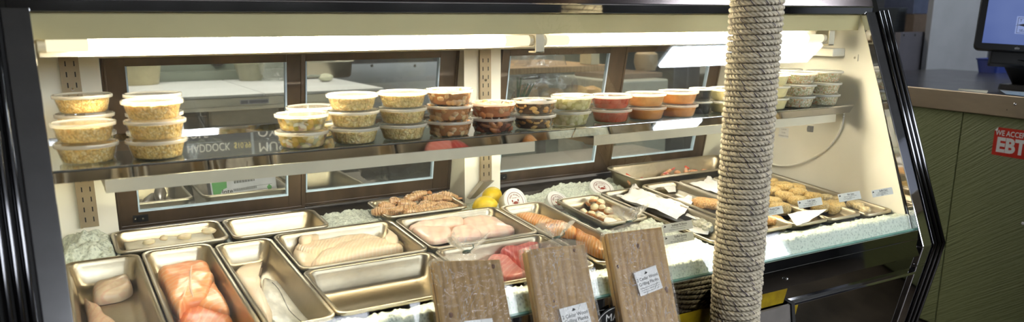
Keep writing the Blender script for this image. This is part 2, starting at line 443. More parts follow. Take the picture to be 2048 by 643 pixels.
# bent open vent flap with a yellow tape above it
b = MB(); b.prism([(1.430, .578), (1.424, .576), (1.395, .40), (1.405, .40)], 1.40, 1.752); vf = part('vent_flap', b, M('grey_flap', (.47, .45, .43), .4, .3), smooth=False)
b = MB(); b.prism([(1.436, .582), (1.420, .580), (1.388, .39), (1.404, .39)], 1.753, 1.766); part('flap_edge', b, m_rubber, parent=vf, smooth=False)
m_yel = M('yellow_tape', (.66, .56, .05), .5, var=.12, scale=30, bmp=.1, c2=(.55, .45, .03))
b = MB(); b.prism([(1.4235, .628), (1.4255, .628), (1.4365, .582), (1.4345, .582)], 1.30, 1.735); part('yellow_tape', b, m_yel, smooth=False)
b = MB(); b.prism([(1.4335, .572), (1.4355, .572), (1.4455, .52), (1.4435, .52)], 1.768, 1.80); part('yellow_tape', b, m_yel, smooth=False)
# well
b = MB(); b.box(XL, XR, 1.44, 2.42, .635, .65); part('well_floor', b, m_satin, smooth=False)
b = MB(); b.prism([(2.40, .64), (2.425, .64), (2.385, .782), (2.36, .782)], XL, XR); part('well_back', b, m_cream, smooth=False)
# back posts, sill
for x0, x1 in ((XL, .141), (1.163, 1.296), (2.312, XR)):
    b = MB(); b.prism([(2.262, 1.262), (2.272, .66), (2.42, .66), (2.29, 1.262)], x0+.0002, x1); part('back_post', b, m_cream, smooth=False)
b = MB(); b.prism([(2.272, .752), (2.285, .778), (2.33, .782), (2.40, .790), (2.40, .752)], .142, 1.162); part('door_sill', b, m_bronzed, smooth=False)
b = MB(); b.prism([(2.272, .752), (2.285, .778), (2.33, .782), (2.40, .790), (2.40, .752)], 1.297, 2.311); part('door_sill', b, m_bronzed, smooth=False)
# sliding doors, leaning back towards the bottom
def dY(z): return 2.268-.198*(z-1.252)
def sash(x0, x1, sl, sr, off, zb=.797, zt=1.262, rail=.046, latch=False):
    g0 = 0
    def q(z, d): return (dY(z)+off+d, z)
    fr = MB()
    def bar(xa, xb, za, zb_, d0=0, d1=.016, mi=0):
        fr.prism([q(za, d0), q(zb_, d0), q(zb_, d1), q(za, d1)], xa, xb, mi)
    bar(x0, x0+sl, zb, zt); bar(x1-sr, x1, zb, zt)
    bar(x0+sl, x1-sr, zb, zb+rail); bar(x0+sl, x1-sr, zt-.022, zt)
    # inner ridge of the profile
    bar(x0+.006, x0+.011, zb+.004, zt, -.003, 0); bar(x1-.011, x1-.006, zb+.004, zt, -.003, 0); bar(x0+.01, x1-.01, zb+.006, zb+.010, -.003, 0)
    fo = part('sliding_door', fr, m_bronze, smooth=False, bevel=.0012)
    fr2 = MB(); fr = fr2
    a, c, e, h = x0+sl, x1-sr, zb+rail, zt-.022
    def gb(xa, xb, za, zb_): fr2.prism([q(za, -.001), q(zb_, -.001), q(zb_, .012), q(za, .012)], xa, xb)
    gb(a, a+.004, e, h); gb(c-.005, c, e, h); gb(a+.004, c-.005, e, e+.005)
    part('gasket', fr2, m_gasket, fo, smooth=False)
    pn = MB(); pn.prism([q(e+.005, .006), q(h, .006), q(h, .010), q(e+.005, .010)], a+.004, c-.005)
    part('pane', pn, m_pane, fo, smooth=False)
    if latch:
        l = MB(); zc = zb+.028
        def lb(xa, xb, za, zb_, d): l.prism([q(za, -.004-d), q(zb_, -.004-d), q(zb_, -.0005), q(za, -.0005)], xa, xb, 0)
        lb(x0+sl*.55+.01, x0+sl*.55+.048, zc-.010, zc+.010, 0); lb(x0+sl*.55+.022, x0+sl*.55+.046, zc-.006, zc+.006, .006)
        for xx in (.016, .034): l.ell((x0+sl*.55+xx, dY(zc)+off-.006-(.006 if xx > .02 else 0), zc), (.0035, .003, .0035), 8, 5, mi=1)
        part('latch', l, [m_rubber, m_chrome], fo, smooth=False)
sash(.143, .660, .056, .050, 0, latch=True); sash(.622, 1.161, .047, .066, .019)
sash(1.299, 1.822, .036, .080, 0, latch=True); sash(1.785, 2.310, .044, .062, .019)
# shelf standards with their slots
def standard(x, zb, zt, w=.040, zy=2.2625):
    b = MB(); b.box(x-w/2, x+w/2, zy-.004, zy-.0002, zb, zt)
    b.box(x-w/2-.003, x-w/2+.003, zy-.010, zy, zb, zt); 
    z = zb+.014
    while z < zt-.02:
        for s in (-1, 1): b.box(x+s*.0095-.0014, x+s*.0095+.0014, zy-.0046, zy-.003, z, z+.0125, 1)
        z += .0262
    for zz in (zt-.095, zb+.135): b.lathe([(.0045, 0), (.0045, .001), (.002, .0025)], 10, mi=2, cap1=True); b.xform(Matrix.Translation((x, zy-.004, zz)) @ Matrix.Rotation(PI/2, 4, 'X'), len(b.v)-30)
    part('shelf_standard', b, [m_std, m_ink, m_chrome], smooth=False)
standard(.076, .838, 1.285); standard(1.238, .842, 1.262)
b = MB(); b.hexa([(1.165, 2.24, .79), (1.185, 2.24, .79), (1.185, 2.262, .79), (1.165, 2.262, .79), (1.215, 2.235, .842), (1.255, 2.235, .842), (1.255, 2.262, .842), (1.215, 2.262, .842)])
part('standard_foot', b, m_satin, smooth=False)
# glass shelf in two lengths with chrome nosing and cream channel
for x0, x1, c0, c1 in ((.004, 1.194, .092, 1.083), (1.1985, 2.318, 1.27, 2.255)):
    b = MB(); b.box(x0, x1, 1.703, 2.12, 1.0750, 1.081); so = part('shelf', b, m_shelfglass, smooth=False)
    b = MB(); b.prism([(1.6985, 1.0815), (1.7025, 1.0815), (1.7025, 1.0775), (1.7165, 1.056), (1.7140, 1.0545), (1.6985, 1.0775)], x0, x1); b.tube([(x0, 1.6995, 1.0805), (x1, 1.6995, 1.0805)], .0017, 8); part('shelf_nosing', b, m_chrome, so, smooth=False)
    b = MB(); b.prism([(1.716, 1.053), (1.72, 1.053), (1.72, 1.032), (1.76, 1.030), (1.76, 1.026), (1.716, 1.027)], c0, c1); b.box(c0, c1, 1.72, 1.76, 1.046, 1.053)
    b.box(c0, c0+.004, 1.72, 2.24, 1.03, 1.053); b.box(c1-.004, c1, 1.72, 2.24, 1.03, 1.053)
    part('shelf_channel', b, m_creamd, so, smooth=False)
    b = MB(); b.box(x0, x1, 2.118, 2.124, 1.073, 1.090); part('shelf_back_stop', b, m_chrome, so, smooth=False)
b = MB(); b.prism([(1.73, 1.052), (1.76, 1.052), (2.12, 1.072), (2.12, 1.05), (1.80, 1.03)], 2.319, 2.334); part('shelf_bracket', b, m_cream, smooth=False)
# lamps under the hood
def tube(x0, x1, z0, z1, Y=1.752):
    def P(t): return Vector((x0+(x1-x0)*t, Y, z0+(z1-z0)*t))
    L = x1-x0; e = .085/L
    b = MB(); b.tube([P(e), P(1-e)], .0130, 16); lo = part('lamp_tube', b, m_tube)
    for a, c in ((0.012/L, e), (1-e, 1-.012/L)):
        b = MB(); b.tube([P(a), P(c)], .0129, 16); part('tube_end', b, m_tubeend, lo)
    for a, c in ((0, .014/L), (1-.014/L, 1)):
        b = MB(); b.tube([P(a), P(c)], .0136, 16); part('tube_cap', b, m_creamd, lo)
tube(.010, 1.096, 1.3105, 1.3045); tube(1.118, 2.205, 1.3043, 1.2960)
for x in (1.107, 2.219):
    b = MB(); b.box(x-.013, x+.013, 1.7325, 1.7365, 1.274, 1.335); b.box(x-.013, x+.013, 1.7325, 1.775, 1.335, 1.391); b.box(x-.013, x+.013, 1.7325, 1.768, 1.274, 1.278)
    part('lamp_bracket', b, m_creamd, smooth=False, bevel=.001)
b = MB(); rp = [(1.7315, 1.3285), (1.766, 1.3285), (1.784, 1.316), (1.7885, 1.287), (1.790, 1.287), (1.786, 1.3175), (1.767, 1.3303), (1.7315, 1.3303)]
b.prism(rp, .012, 2.205)
part('lamp_reflector', b, M('white_enamel_reflector', (.92, .90, .84), .3), smooth=False)
# tubes hidden behind the cream channels under the shelf
for x0, x1 in ((.12, 1.06), (1.29, 2.24)):
    b = MB(); b.tube([(x0+.03, 1.80, 1.042), (x1-.03, 1.80, 1.042)], .008, 12); lo = part('shelf_lamp', b, m_tube2)
    b = MB()
    for a, c in ((x0, x0+.03), (x1-.03, x1)):
        b = MB(); b.tube([(a, 1.80, 1.042), (c, 1.80, 1.042)], .0085, 12); part('shelf_lamp_end', b, m_creamd, lo)
    b = MB(); b.box(x0-.025, x1+.025, 1.722, 2.06, 1.0555, 1.0575); part('shelf_lamp_blocker', b, m_lblock, smooth=False)  # added plate, hides the tube from above and darkens the glass shelf
# fittings on the right end wall
b = MB(); b.box(2.272, 2.334, 1.765, 2.24, 1.236, 1.262); part('end_ballast_box', b, m_cream, smooth=False, bevel=.003)
b = MB(); b.box(2.330, 2.3345, 1.712, 1.735, 1.222, 1.244); b.ell((2.3295, 1.723, 1.233), (.002, .004, .004), 8, 5, mi=1); part('screw_tab', b, [m_cream, m_satin], smooth=False)
q = onX(1622, 257, 2.333)
b = MB(); b.box(2.325, 2.3345, q.y-.010, q.y+.010, q.z-.011, q.z+.010); b.box(2.318, 2.326, q.y-.002, q.y+.006, q.z-.006, q.z+.006); part('cord_clip', b, m_grey, smooth=False, bevel=.001)
q = onX(1567, 265, 2.333)
b = MB(); b.box(2.3335, 2.3345, q.y-.022, q.y+.022, q.z-.019, q.z+.019)
R = Matrix(((0, 0, -1, 0), (-1, 0, 0, 0), (0, 1, 0, 0), (0, 0, 0, 1)))
for k, s in enumerate(('1 LIGHT', 'CASE', 'CONNECTION')):
    put_text(b, s, .007, Matrix.Translation((2.3331, q.y, q.z+.012-.012*k)) @ R, mi=1)
part('wall_sticker', b, [m_white, m_grey], smooth=False)
cp = [onX(x, y, 2.326) for x, y in ((1688, 216), (1686, 240), (1676, 268), (1655, 295), (1625, 315), (1592, 328), (1560, 331), (1538, 326))]
cp = [Vector((2.326, p.y, p.z)) for p in cp]
sm = []
for i in range(len(cp)-1):
    a, b_, c, d = cp[max(i-1, 0)], cp[i], cp[i+1], cp[min(i+2, len(cp)-1)]
    for k in range(6):
        t = k/6; sm.append(.5*((2*b_)+(c-a)*t+(2*a-5*b_+4*c-d)*t*t+(3*b_-a-3*c+d)*t**3))
sm.append(cp[-1])
b = MB(); b.tube(sm, .0038, 8); part('power_cord', b, m_cream)
# ------------------------------------------------------------------ steel pans in the ice
TS = .077; TILT = math.atan(TS)
def zr(Y): return .761+TS*(Y-1.522)           # plane of the pan rims
TN = Vector((0, -TS, 1)).normalized()
def pan_mesh(W, L, D, r=.030):
    b = MB(); S = []
    def lp(ins, z, rr): S.append([tuple(p) for p in rrect(W-2*ins, L-2*ins, max(.004, rr-ins*.4), 6, z)])
    lp(.042, -.0008, r); lp(.028, .002, r*1.1); lp(.018, .012, r*1.05); lp(.0128, D-.022, r); lp(.0095, D-.014, r); lp(.009, D-.0035, r*.9)
    lp(.0012, D-.0030, r*.8); lp(.0012, D-.0075, r*.8); lp(0, D-.0075, r*.8); lp(0, D-.0018, r*.8); lp(.0012, D-.0003, r*.8); lp(.0035, D, r*.8)
    lp(.0080, D-.0010, r*.85); lp(.0102, D-.0035, r*.9); lp(.0112, D-.013, r); lp(.0145, D-.021, r); lp(.020, .0130, r*1.05); lp(.029, .0035, r*1.1); lp(.044, .0008, r)
    b.loft(S, True, True, True)
    return b
PANM = {}
def pan(x0, x1, y0, y1, label, D=.065, dz=0, tilt=None, name='steel_pan', group='stainless pans of the seafood display'):
    W, L = x1-x0, (y1-y0)/math.cos(TILT)
    tl = TILT if tilt is None else tilt
    yc = (y0+y1)/2; nrm = Vector((0, -math.sin(tl), math.cos(tl)))
    rc = Vector(((x0+x1)/2, yc, zr(yc)+dz)); org = rc-nrm*D
    key = (round(W, 3), round(L, 3), D)
    if key not in PANM:
        o = pan_mesh(W, L, D).build(name, m_steel, angle=50); PANM[key] = o
    else:
        o = PANM[key].copy(); COL.objects.link(o)
    o.location = org; o.rotation_euler = (tl, 0, 0)
    tag(o, label, 'pan', group)
    return dict(o=o, p=org, n=nrm, W=W, L=L, D=D, tl=tl)
P = {}
P['scal'] = pan(.118, .388, 2.098, 2.262, 'oblong steel pan with four raw scallops, at back left beside the ice mound', D=.045)
P['emp2'] = pan(.394, .655, 2.092, 2.256, 'empty oblong steel pan in the back row behind the white fillet pan', D=.060)
P['cod'] = pan(.003, .166, 1.536, 2.072, 'long steel pan holding two pale fish chunks, against the left end of the case')
P['salm'] = pan(.170, .333, 1.536, 2.080, 'long steel pan of folded orange salmon fillets')
P['skin'] = pan(.337, .481, 1.522, 2.060, 'long steel pan with a white fillet and a silver skinned fillet')
P['hadd'] = pan(.487, .823, 1.806, 2.073, 'half size steel pan heaped with white fish fillets')
P['emp'] = pan(.483, .817, 1.528, 1.794, 'empty half size steel pan at the front glass')
P['sword'] = pan(.829, 1.160, 1.806, 2.068, 'half size steel pan of pale pink fish steaks', D=.050)
P['tuna'] = pan(.824, 1.152, 1.528, 1.794, 'half size steel pan of red tuna behind the cedar planks')
P['char'] = pan(1.166, 1.318, 1.535, 2.060, 'long steel pan of orange trout fillets', D=.050)
P['bacon'] = pan(1.366, 1.535, 1.782, 2.048, 'small steel pan of bacon wrapped scallops', dz=.002, D=.040)
P['paper'] = pan(1.552, 1.716, 1.530, 2.066, 'long steel pan lined with white parchment paper', D=.050)
P['cakeA'] = pan(1.726, 1.884, 1.535, 2.065, 'long steel pan with browned cakes and a paper square behind the rope column', dz=.006, D=.034)
P['cakeB'] = pan(1.888, 2.040, 1.535, 2.062, 'long steel pan with a white paper sheet at its front, right of the rope column', dz=.004, D=.034)
P['cakeC'] = pan(2.044, 2.196, 1.535, 2.055, 'long steel pan heaped with golden crumbed crab cakes', dz=.002, D=.034)
P['clam'] = pan(2.200, 2.331, 1.520, 2.050, 'long steel pan against the right end wall of the case', D=.034)
P['shr'] = pan(.815, 1.085, 2.086, 2.252, 'small dark steel pan of shell on shrimp in the back row', D=.045, dz=.004)
P['stuf'] = pan(1.725, 2.275, 2.080, 2.262, 'long steel pan of red tailed shrimp below the right hand doors', dz=.022)

# ------------------------------------------------------------------ crushed ice
def ice_h(x, y):
    h = zr(y)-.026
    if y < 1.54: h = .7545-.16*max(0, y-1.475)+.004*noise.noise(Vector((x*25, 2, 0)))
    if x < .13 and y > 2.06: h = zr(2.1)-.02+.052*max(0, 1-((x-.06)/.075)**2)*min(1, max(0, (y-2.06)/.07))*(.8+.5*noise.noise(Vector((x*26, y*22, 3))))+.010*noise.noise(Vector((x*70, y*70, 7)))
    if x > .98 and y > 2.0: h -= .024*min(1, max(0, (1.52-x)/.10))*min(1, (x-.98)/.08)
    if 1.31 < x < 1.56 and y < 1.80: h = zr(y)-.016+.008*math.sin(x*30)
    h += .006*noise.noise(Vector((x*40, y*40, 0)))+.0055*noise.noise(Vector((x*110, y*110, 5)))+.004*abs(noise.noise(Vector((x*260, y*260, 9))))
    return h
def ice_z(x, y):
    h = ice_h(x, y)
    for p in P.values():
        c = p['p']; yc = c.y+p['n'].y*p['D']
        dx = abs(x-c.x)-(p['W']/2-.004); dy = abs(y-(c.y+p['n'].y*p['D']*.6))-(p['L']/2-.004)
        if dx < 0 and dy < 0:
            h = min(h, c.z+TS*(y-c.y)-.006 if p['tl'] else h)
        elif dx < .006 and dy < .006:
            h = min(h, c.z+TS*(y-c.y)+p['D']-.016)
    return max(.655, h)
b = MB(); nx, ny = 560, 176
def icef(u, v):
    x = .002+2.331*u
    x += .0016*noise.noise(Vector((u*900, v*300, 1)))
    x = min(2.333, max(.0015, x))
    if v < .06:
        z = .668+(.7545-.668)*(v/.06)
        y = gy(z)+.0085+.003*abs(noise.noise(Vector((x*120, z*120, 2))))+.004*abs(noise.noise(Vector((x*45, z*45, 4))))*(v/.06)
        return (x, y, z+.004*noise.noise(Vector((x*60, 3, 3))))
    t = (v-.06)/.94; y0 = gy(.7545)+.011
    y = y0+(2.268-y0)*t
    return (x, y+.0014*noise.noise(Vector((x*300, y*300, 8))), ice_z(x, y))
b.grid(icef, nx, ny)
def ice_mat():
    m, t, out = nt('crushed_ice'); p = N(t, 'ShaderNodeBsdfPrincipled'); v = coords(t)
    vo = N(t, 'ShaderNodeTexVoronoi'); vo.inputs['Scale'].default_value = 130; t.links.new(v, vo.inputs['Vector'])
    n2 = noise_tex(t, v, 260, 4)
    ad = N(t, 'ShaderNodeMath', operation='ADD'); t.links.new(vo.outputs['Distance'], ad.inputs[0]); t.links.new(n2, ad.inputs[1])
    t.links.new(ramp(t, ad.outputs[0], [(.45, lin((.66, .71, .66))), (1.0, lin((.87, .90, .84)))]), p.inputs['Base Color'])
    p.inputs['Roughness'].default_value = .22; p.inputs['Specular IOR Level'].default_value = .6
    t.links.new(bump(t, ad.outputs[0], .45, .004), p.inputs['Normal'])
    t.links.new(p.outputs[0], out.inputs[0]); return m
ice = b.build('crushed_ice', ice_mat(), origin=(1.17, 1.9, .65), angle=180)
tag(ice, 'bed of crushed ice under and between the pans of the display case', 'ice', kind='stuff')

# ------------------------------------------------------------------ deli tubs on the glass shelf
m_tub = glassy('clear_tub_plastic', (.99, .99, .975), 1.1, milk=.045)
m_lid = glassy('milky_lid_plastic', (.96, .96, .94), 1.3, milk=.5, milkc=(.98, .98, .96), rough=.10)
m_black = M('black_sauce', (.05, .045, .05), .25, coat=.4)
SH = 1.0812
FILL = {}
def fill_kind(key, mats, lumps=0, lump_r=(.011, .008), smooth=False, top=.0290): FILL[key] = (mats, lumps, lump_r, smooth, top)
def V(*a, **k): return voro(*a, sss=.2, **k)
fill_kind('crumb', [V('yellow_crab_crumb', [(.96, .84, .55), (.91, .74, .42), (.98, .90, .68), (.95, .81, .50)], 210, bmp=.7)])
fill_kind('pasta', [V('pasta_salad_mix', [(.95, .90, .70), (.90, .72, .28), (.62, .60, .24), (.96, .94, .86), (.72, .55, .48), (.93, .84, .55)], 75, bmp=.6)], 26, (.011, .006))
fill_kind('stuffing', [V('herb_stuffing_mix', [(.93, .85, .60), (.84, .75, .48), (.96, .90, .70), (.90, .78, .52), (.94, .83, .60)], 170, bmp=.8)])
fill_kind('scallop', [M('brown_marinade', (.66, .43, .24), .25, coat=.5), voro('marinated_scallop_bits', [(.92, .70, .46), (.84, .58, .36), (.96, .84, .64)], 40, bmp=.1, sss=.3)], 42, (.0125, .0105))
fill_kind('cooked', [M('red_brown_marinade', (.70, .40, .22), .25, coat=.5), voro('red_seafood_bits', [(.92, .62, .38), (.74, .40, .20), (.96, .82, .62)], 40, bmp=.1, sss=.3)], 34, (.017, .0095))
fill_kind('cookedd', [M('dark_brown_marinade', (.32, .15, .08), .25, coat=.5), voro('dark_seafood_bits', [(.62, .34, .18), (.50, .25, .13), (.76, .50, .30)], 40, bmp=.1)], 34, (.017, .0095))
fill_kind('mussel', [M('mussel_marinade', (.30, .20, .11), .25, coat=.5), voro('mussel_meat', [(.80, .58, .30), (.34, .24, .13), (.90, .72, .42), (.46, .32, .17)], 50, bmp=.2)], 42, (.014, .008))
fill_kind('green', [V('pale_green_salad_mix', [(.87, .86, .68), (.78, .78, .54), (.92, .90, .76), (.74, .72, .46)], 70, bmp=.5)])
fill_kind('red', [M('red_cocktail_sauce', (.66, .19, .10), .25, var=.2, scale=40, coat=.5)], smooth=True)
fill_kind('bisque', [M('orange_bisque', (.90, .66, .38), .3, var=.08, scale=40, coat=.3)], smooth=True)
fill_kind('bisque2', [M('tan_orange_bisque', (.88, .60, .32), .3, var=.08, scale=40, coat=.3)], smooth=True)
fill_kind('cream', [M('pale_yellow_sauce', (.93, .87, .64), .35, var=.06, scale=60, coat=.2)], smooth=True)
fill_kind('slaw', [V('crab_salad_mix', [(.93, .91, .82), (.95, .93, .86), (.88, .60, .42), (.78, .80, .62), (.93, .91, .84), (.70, .72, .54)], 260, bmp=.6)])
R0, R1, HT = .0475, .0562, .0345
def make_tub(key, k=1.0, seed=1):
    mats, lumps, lr, sm, top = FILL[key]
    e = empty('deli_tub')
    b = MB(); b.lathe([(.002, .0006), (R0-.003, .0006), (R0, .003), (R1-.001, HT-.004), (R1, HT-.003), (R1, HT-.0005)], 40, cap0=True)
    b.build('tub_body', m_tub, e, angle=60)
    b = MB()
    b.lathe([(R1-.0035, HT-.0045), (.0590, HT-.0045), (.0596, HT-.003), (.0596, HT+.0012), (.0588, HT+.0024), (.0565, HT+.0026), (.0545, HT+.0016), (.0535, HT+.0002), (.047, HT-.0002), (.002, HT-.0002)], 40, cap1=True)
    b.build('lid', m_lid, e, angle=50)
    b = MB(); r = random.Random(seed)
    n = 48; loops = []
    prof = [(.3, .0022), (R0-.0045, .0022), (R0-.002, .0045)]+[(R0-.002+(R1-R0-.001)*t, .0045+(top-.0045)*t) for t in (.2, .4, .6, .8, 1.0)]
    prof += [(.046, top+.0012), (.034, top+.0015), (.018, top+.0015)]
    for q, (rr, z) in enumerate(prof):
        if q == 0: rr = .004
        L = []
        for i in range(n):
            a = 2*PI*i/n; d = Vector((math.cos(a)*rr, math.sin(a)*rr, z))
            j = 0 if sm else .0011*noise.noise(d*190+Vector((seed*3.1, 0, 0)))
            zz = 0 if (q < 3 or sm) else .0016*noise.noise(d*150+Vector((0, seed*2.3, 0)))
            if q >= 7 and not sm: zz *= 1.6
            L.append(Vector((math.cos(a)*(rr+min(j, .0012)), math.sin(a)*(rr+min(j, .0012)), z+zz)))
        loops.append(L)
    b.loft(loops, True, True, True)
    for i in range(lumps):
        a = 2*PI*i/lumps+r.uniform(-.2, .2); z = r.choice((.010, .020, .0265)) if i % 4 else .027
        rr = (R0+(R1-R0)*z/HT)-.0074
        if i % 4 == 0: rr = r.uniform(.01, .044)
        q = Matrix.Rotation(a+PI/2+r.uniform(-.3, .3), 3, 'Z') @ Matrix.Rotation(r.uniform(-.5, .5), 3, 'Y')
        b.ell((math.cos(a)*rr, math.sin(a)*rr, z), (lr[0]*r.uniform(.7, 1.05), .0064, lr[1]*r.uniform(.75, 1.1)), 12, 7, q, .25, i+seed, mi=len(mats)-1)
    b.build('filling', mats, e, angle=70)
    return e
m_paper = M('white_paper_label', (.95, .95, .94), .6, var=.02)
def add_lid_label(e):
    b = MB(); b.box(-.026, .026, -.020, .020, HT, HT+.0006)
    for k in range(4): b.box(-.02, .02-.008*(k % 2), .012-.008*k, .0145-.008*k, HT+.0006, HT+.0007, 1)
    o = b.build('lid_sticker', [m_paper, m_ink], e, smooth=False); o.rotation_euler = (0, 0, rnd.uniform(-.3, .3))
PROTO = {}
LV = {2: ('lower', 'upper'), 3: ('bottom', 'middle', 'top')}
def stack(x, y, n, key, desc, pitch=.0375, rowgroup='deli tubs stacked on the glass shelf', jit=.0015, sticker=False, keys=None, dx=None):
    for k in range(n):
        kk = keys[k] if keys else key
        if kk not in PROTO: PROTO[kk] = e = make_tub(kk, seed=len(PROTO)+1)
        else: e = dup(PROTO[kk])
        e.location = (x+rnd.uniform(-jit, jit)+(dx[k] if dx else 0), y+rnd.uniform(-jit, jit), SH+pitch*k)
        e.rotation_euler = (0, 0, rnd.uniform(0, 6.28))
        if pitch > .0385: e.scale = (1, 1, 1.06)
        tag(e, f'{LV[n][k]} tub of {desc}', 'tub', rowgroup)
        if sticker and k == n-1: add_lid_label(e); e.rotation_euler = (0, 0, .2)
YF, YB = 1.760, 1.895
stack(.072, 1.790, 2, 'crumb', 'yellow crab crumb in the short front stack at the shelf left end', .0405)
stack(.082, 1.955, 3, 'crumb', 'yellow crab crumb in the back stack at the shelf left end', .0405)
stack(.200, 1.772, 3, 'crumb', 'yellow crab crumb in the second front stack from the left', .0395)
stack(.215, 1.905, 3, 'crumb', 'yellow crab crumb behind the second front stack from the left', .0405)
stack(.498, YF, 2, 'pasta', 'pale pasta salad in the front stack right of the gap')
stack(.560, YB, 2, 'pasta', 'pale pasta salad half hidden behind the pasta salad stack')
stack(.618, YF, 3, 'stuffing', 'green flecked stuffing in the stack next to the pasta salad')
stack(.739, YF, 3, 'stuffing', 'green flecked stuffing in the stack next to the marinated scallops')
stack(.862, YF, 3, 'scallop', 'brown marinated scallops')
stack(.985, YF, 2, 'cooked', 'red brown marinated seafood', keys=['cookedd', 'cooked'])
stack(1.108, YF, 2, 'mussel', 'dark marinated mussels', sticker=True)
stack(1.236, 1.768, 2, 'green', 'pale green seafood salad', .040, sticker=True, dx=[-.010, 0])
stack(1.358, YF, 2, 'red', 'red cocktail sauce')
stack(1.480, YF, 2, 'bisque', 'orange bisque beside the red cocktail sauce', keys=['bisque2', 'bisque'])
stack(1.602, YF, 2, 'bisque2', 'orange bisque beside the small black sauce cups')
stack(1.800, YF, 2, 'cream', 'pale yellow sauce partly behind the rope column left edge')
stack(1.985, YF, 3, 'cream', 'pale yellow sauce at the right edge of the rope column')
stack(2.108, YF, 3, 'slaw', 'flecked crab salad in the front stack second from right')
stack(2.232, YF, 3, 'slaw', 'flecked crab salad in the front stack at the right end')
stack(2.200, YB, 3, 'slaw', 'flecked crab salad behind the right end stack')
# small black sauce cups
def make_cup():
    e = empty('sauce_cup')
    b = MB(); b.lathe([(.002, .0006), (.0265, .0006), (.028, .002), (.0335, .0345), (.0335, .036)], 32, cap0=True); b.build('cup_body', m_tub, e, angle=60)
    b = MB(); b.lathe([(.0325, .0335), (.036, .0335), (.0365, .035), (.0365, .0375), (.0355, .0385), (.034, .0380), (.033, .0366), (.002, .0366)], 32, cap1=True); b.build('lid', m_lid, e, angle=50)
    b = MB(); b.lathe([(.002, .0015), (.0255, .0015), (.027, .003), (.0318, .033), (.03, .0336), (.002, .0336)], 32, cap0=True, cap1=True); b.build('filling', m_black, e)
    return e
c0 = make_cup(); c1 = dup(c0)
for c, z, l in ((c0, SH, 'lower small cup of black sauce between the orange bisque and the rope column'), (c1, SH+.0382, 'upper small cup of black sauce between the orange bisque and the rope column')):
    c.location = (1.702, 1.772, z); tag(c, l, 'sauce cup', 'small black sauce cups')
# ------------------------------------------------------------------ fish and prepared food
def crv(pts, per=5):
    n = len(pts); out = []
    for i in range(n):
        a, b_, c, d = pts[i-1], pts[i], pts[(i+1) % n], pts[(i+2) % n]
        for k in range(per):
            t = k/per; out.append(.5*((2*b_)+(c-a)*t+(2*a-5*b_+4*c-d)*t*t+(3*b_-a-3*c+d)*t**3))
    return out
def zc(box, pts):
    """pixels of a magnified view -> pixels of the frame"""
    x0, y0, s = box; return [(x0+x*s, y0+y*s) for x, y in pts]
ZA = (80, 330, .29297); ZB = (80, 455, .29297); ZC = (580, 330, .29297); ZD = (580, 455, .29297); ZE = (1000, 330, .29297); ZG = (1400, 300, .24414)
PROF = [(1.0, 0), (1.005, .25), (.985, .5), (.93, .70), (.84, .83), (.70, .91), (.52, .97), (.30, 1.0), (.12, 1.0)]
def inside(pn, p, lift):
    """keep a point of the outline clear of the pan's sloping walls"""
    ty = Vector((0, pn['n'].z, -pn['n'].y)); d = p-pn['p']; u, v, w = d.x, d.dot(ty), d.dot(pn['n'])
    ins = .031-.016*min(1, lift/.05); a, c = pn['W']/2-ins, pn['L']/2-ins
    return pn['p']+Vector((1, 0, 0))*max(-a, min(a, u))+ty*max(-c, min(c, v))+pn['n']*w
def pillow(name, mats, pn, px, h, lift=.002, fh=.4, wob=.15, wscale=28, seed=0, prof=PROF, hmod=None, label=None, cat='fish', group=None, per=5, parent=None, mi=None, minh=.0):
    """a slab of flesh lying in a pan: traced outline on the pan floor, domed top of height h"""
    P0 = pn['p']+pn['n']*(lift+h*fh)
    W = [onP(x, y, P0, pn['n']) for x, y in px]
    W = [p-pn['n']*(h*fh) for p in W]
    W = [inside(pn, p, lift) for p in W]
    W = crv(W, per)
    c = sum(W, Vector())/len(W); b = MB(); loops = []
    for s, z in [(.55, .02), (.97, .0)]+prof:
        L = []
        for p in W:
            q = c+(p-c)*s
            k = 1+wob*noise.noise(Vector((q.x*wscale+seed, q.y*wscale, seed*.37)))+.5*wob*noise.noise(Vector((q.x*wscale*3+seed, q.y*wscale*3, 2)))
            if hmod: k *= hmod(q)
            L.append(q+pn['n']*max(minh, h*z*k))
        loops.append(L)
    # orientation: make the outline run counter-clockwise seen from above
    A = sum((W[i].x*W[(i+1) % len(W)].y-W[(i+1) % len(W)].x*W[i].y) for i in range(len(W)))
    if A < 0: loops = [l[::-1] for l in loops]
    b.loft(loops, True, True, True)
    o = b.build(name, mats, parent, origin=c, angle=70)
    if label: tag(o, label, cat, group)
    return o
def on_mesh(o, px):
    """points of a mesh seen at the given pixels"""
    bv = BVHTree.FromPolygons([v.co+o.location for v in o.data.vertices], [tuple(p.vertices) for p in o.data.polygons]); out = []
    for x, y in px:
        h = bv.ray_cast(CAM, ray(x, y).normalized())
        if h[0] is not None: out.append(h[0]-o.location)
    return out
m_cod = banded('pale_fish_flesh', (.94, .86, .74), (.88, .66, .56), 14, (0, .2, .9), 4, lo=.8, hi=1, var=(.90, .78, .64))
m_codp = banded('pinkish_fish_flesh', (.93, .80, .66), (.88, .62, .50), 18, (0, .3, .4), 4, lo=.7, hi=1, var=(.88, .70, .55))
m_salm = banded('salmon_flesh', (.97, .69, .46), (.98, .84, .68), 16, (0, 0, 1.3), 3, lo=.72, hi=1, var=(.95, .58, .34), bmp=.1, dscale=1)
m_salmd = banded('deep_salmon_flesh', (.92, .56, .32), (.95, .72, .52), 22, (0, 0, .4), 4, lo=.7, hi=1, var=(.82, .42, .22))
m_fat = M('white_fat_line', (.97, .86, .74), .35, coat=.3)
m_char = banded('trout_flesh', (.98, .72, .40), (.99, .87, .68), 38, (0, 0, .75), 2.5, lo=.6, hi=1, var=(.96, .62, .28), bmp=.25, dscale=1)
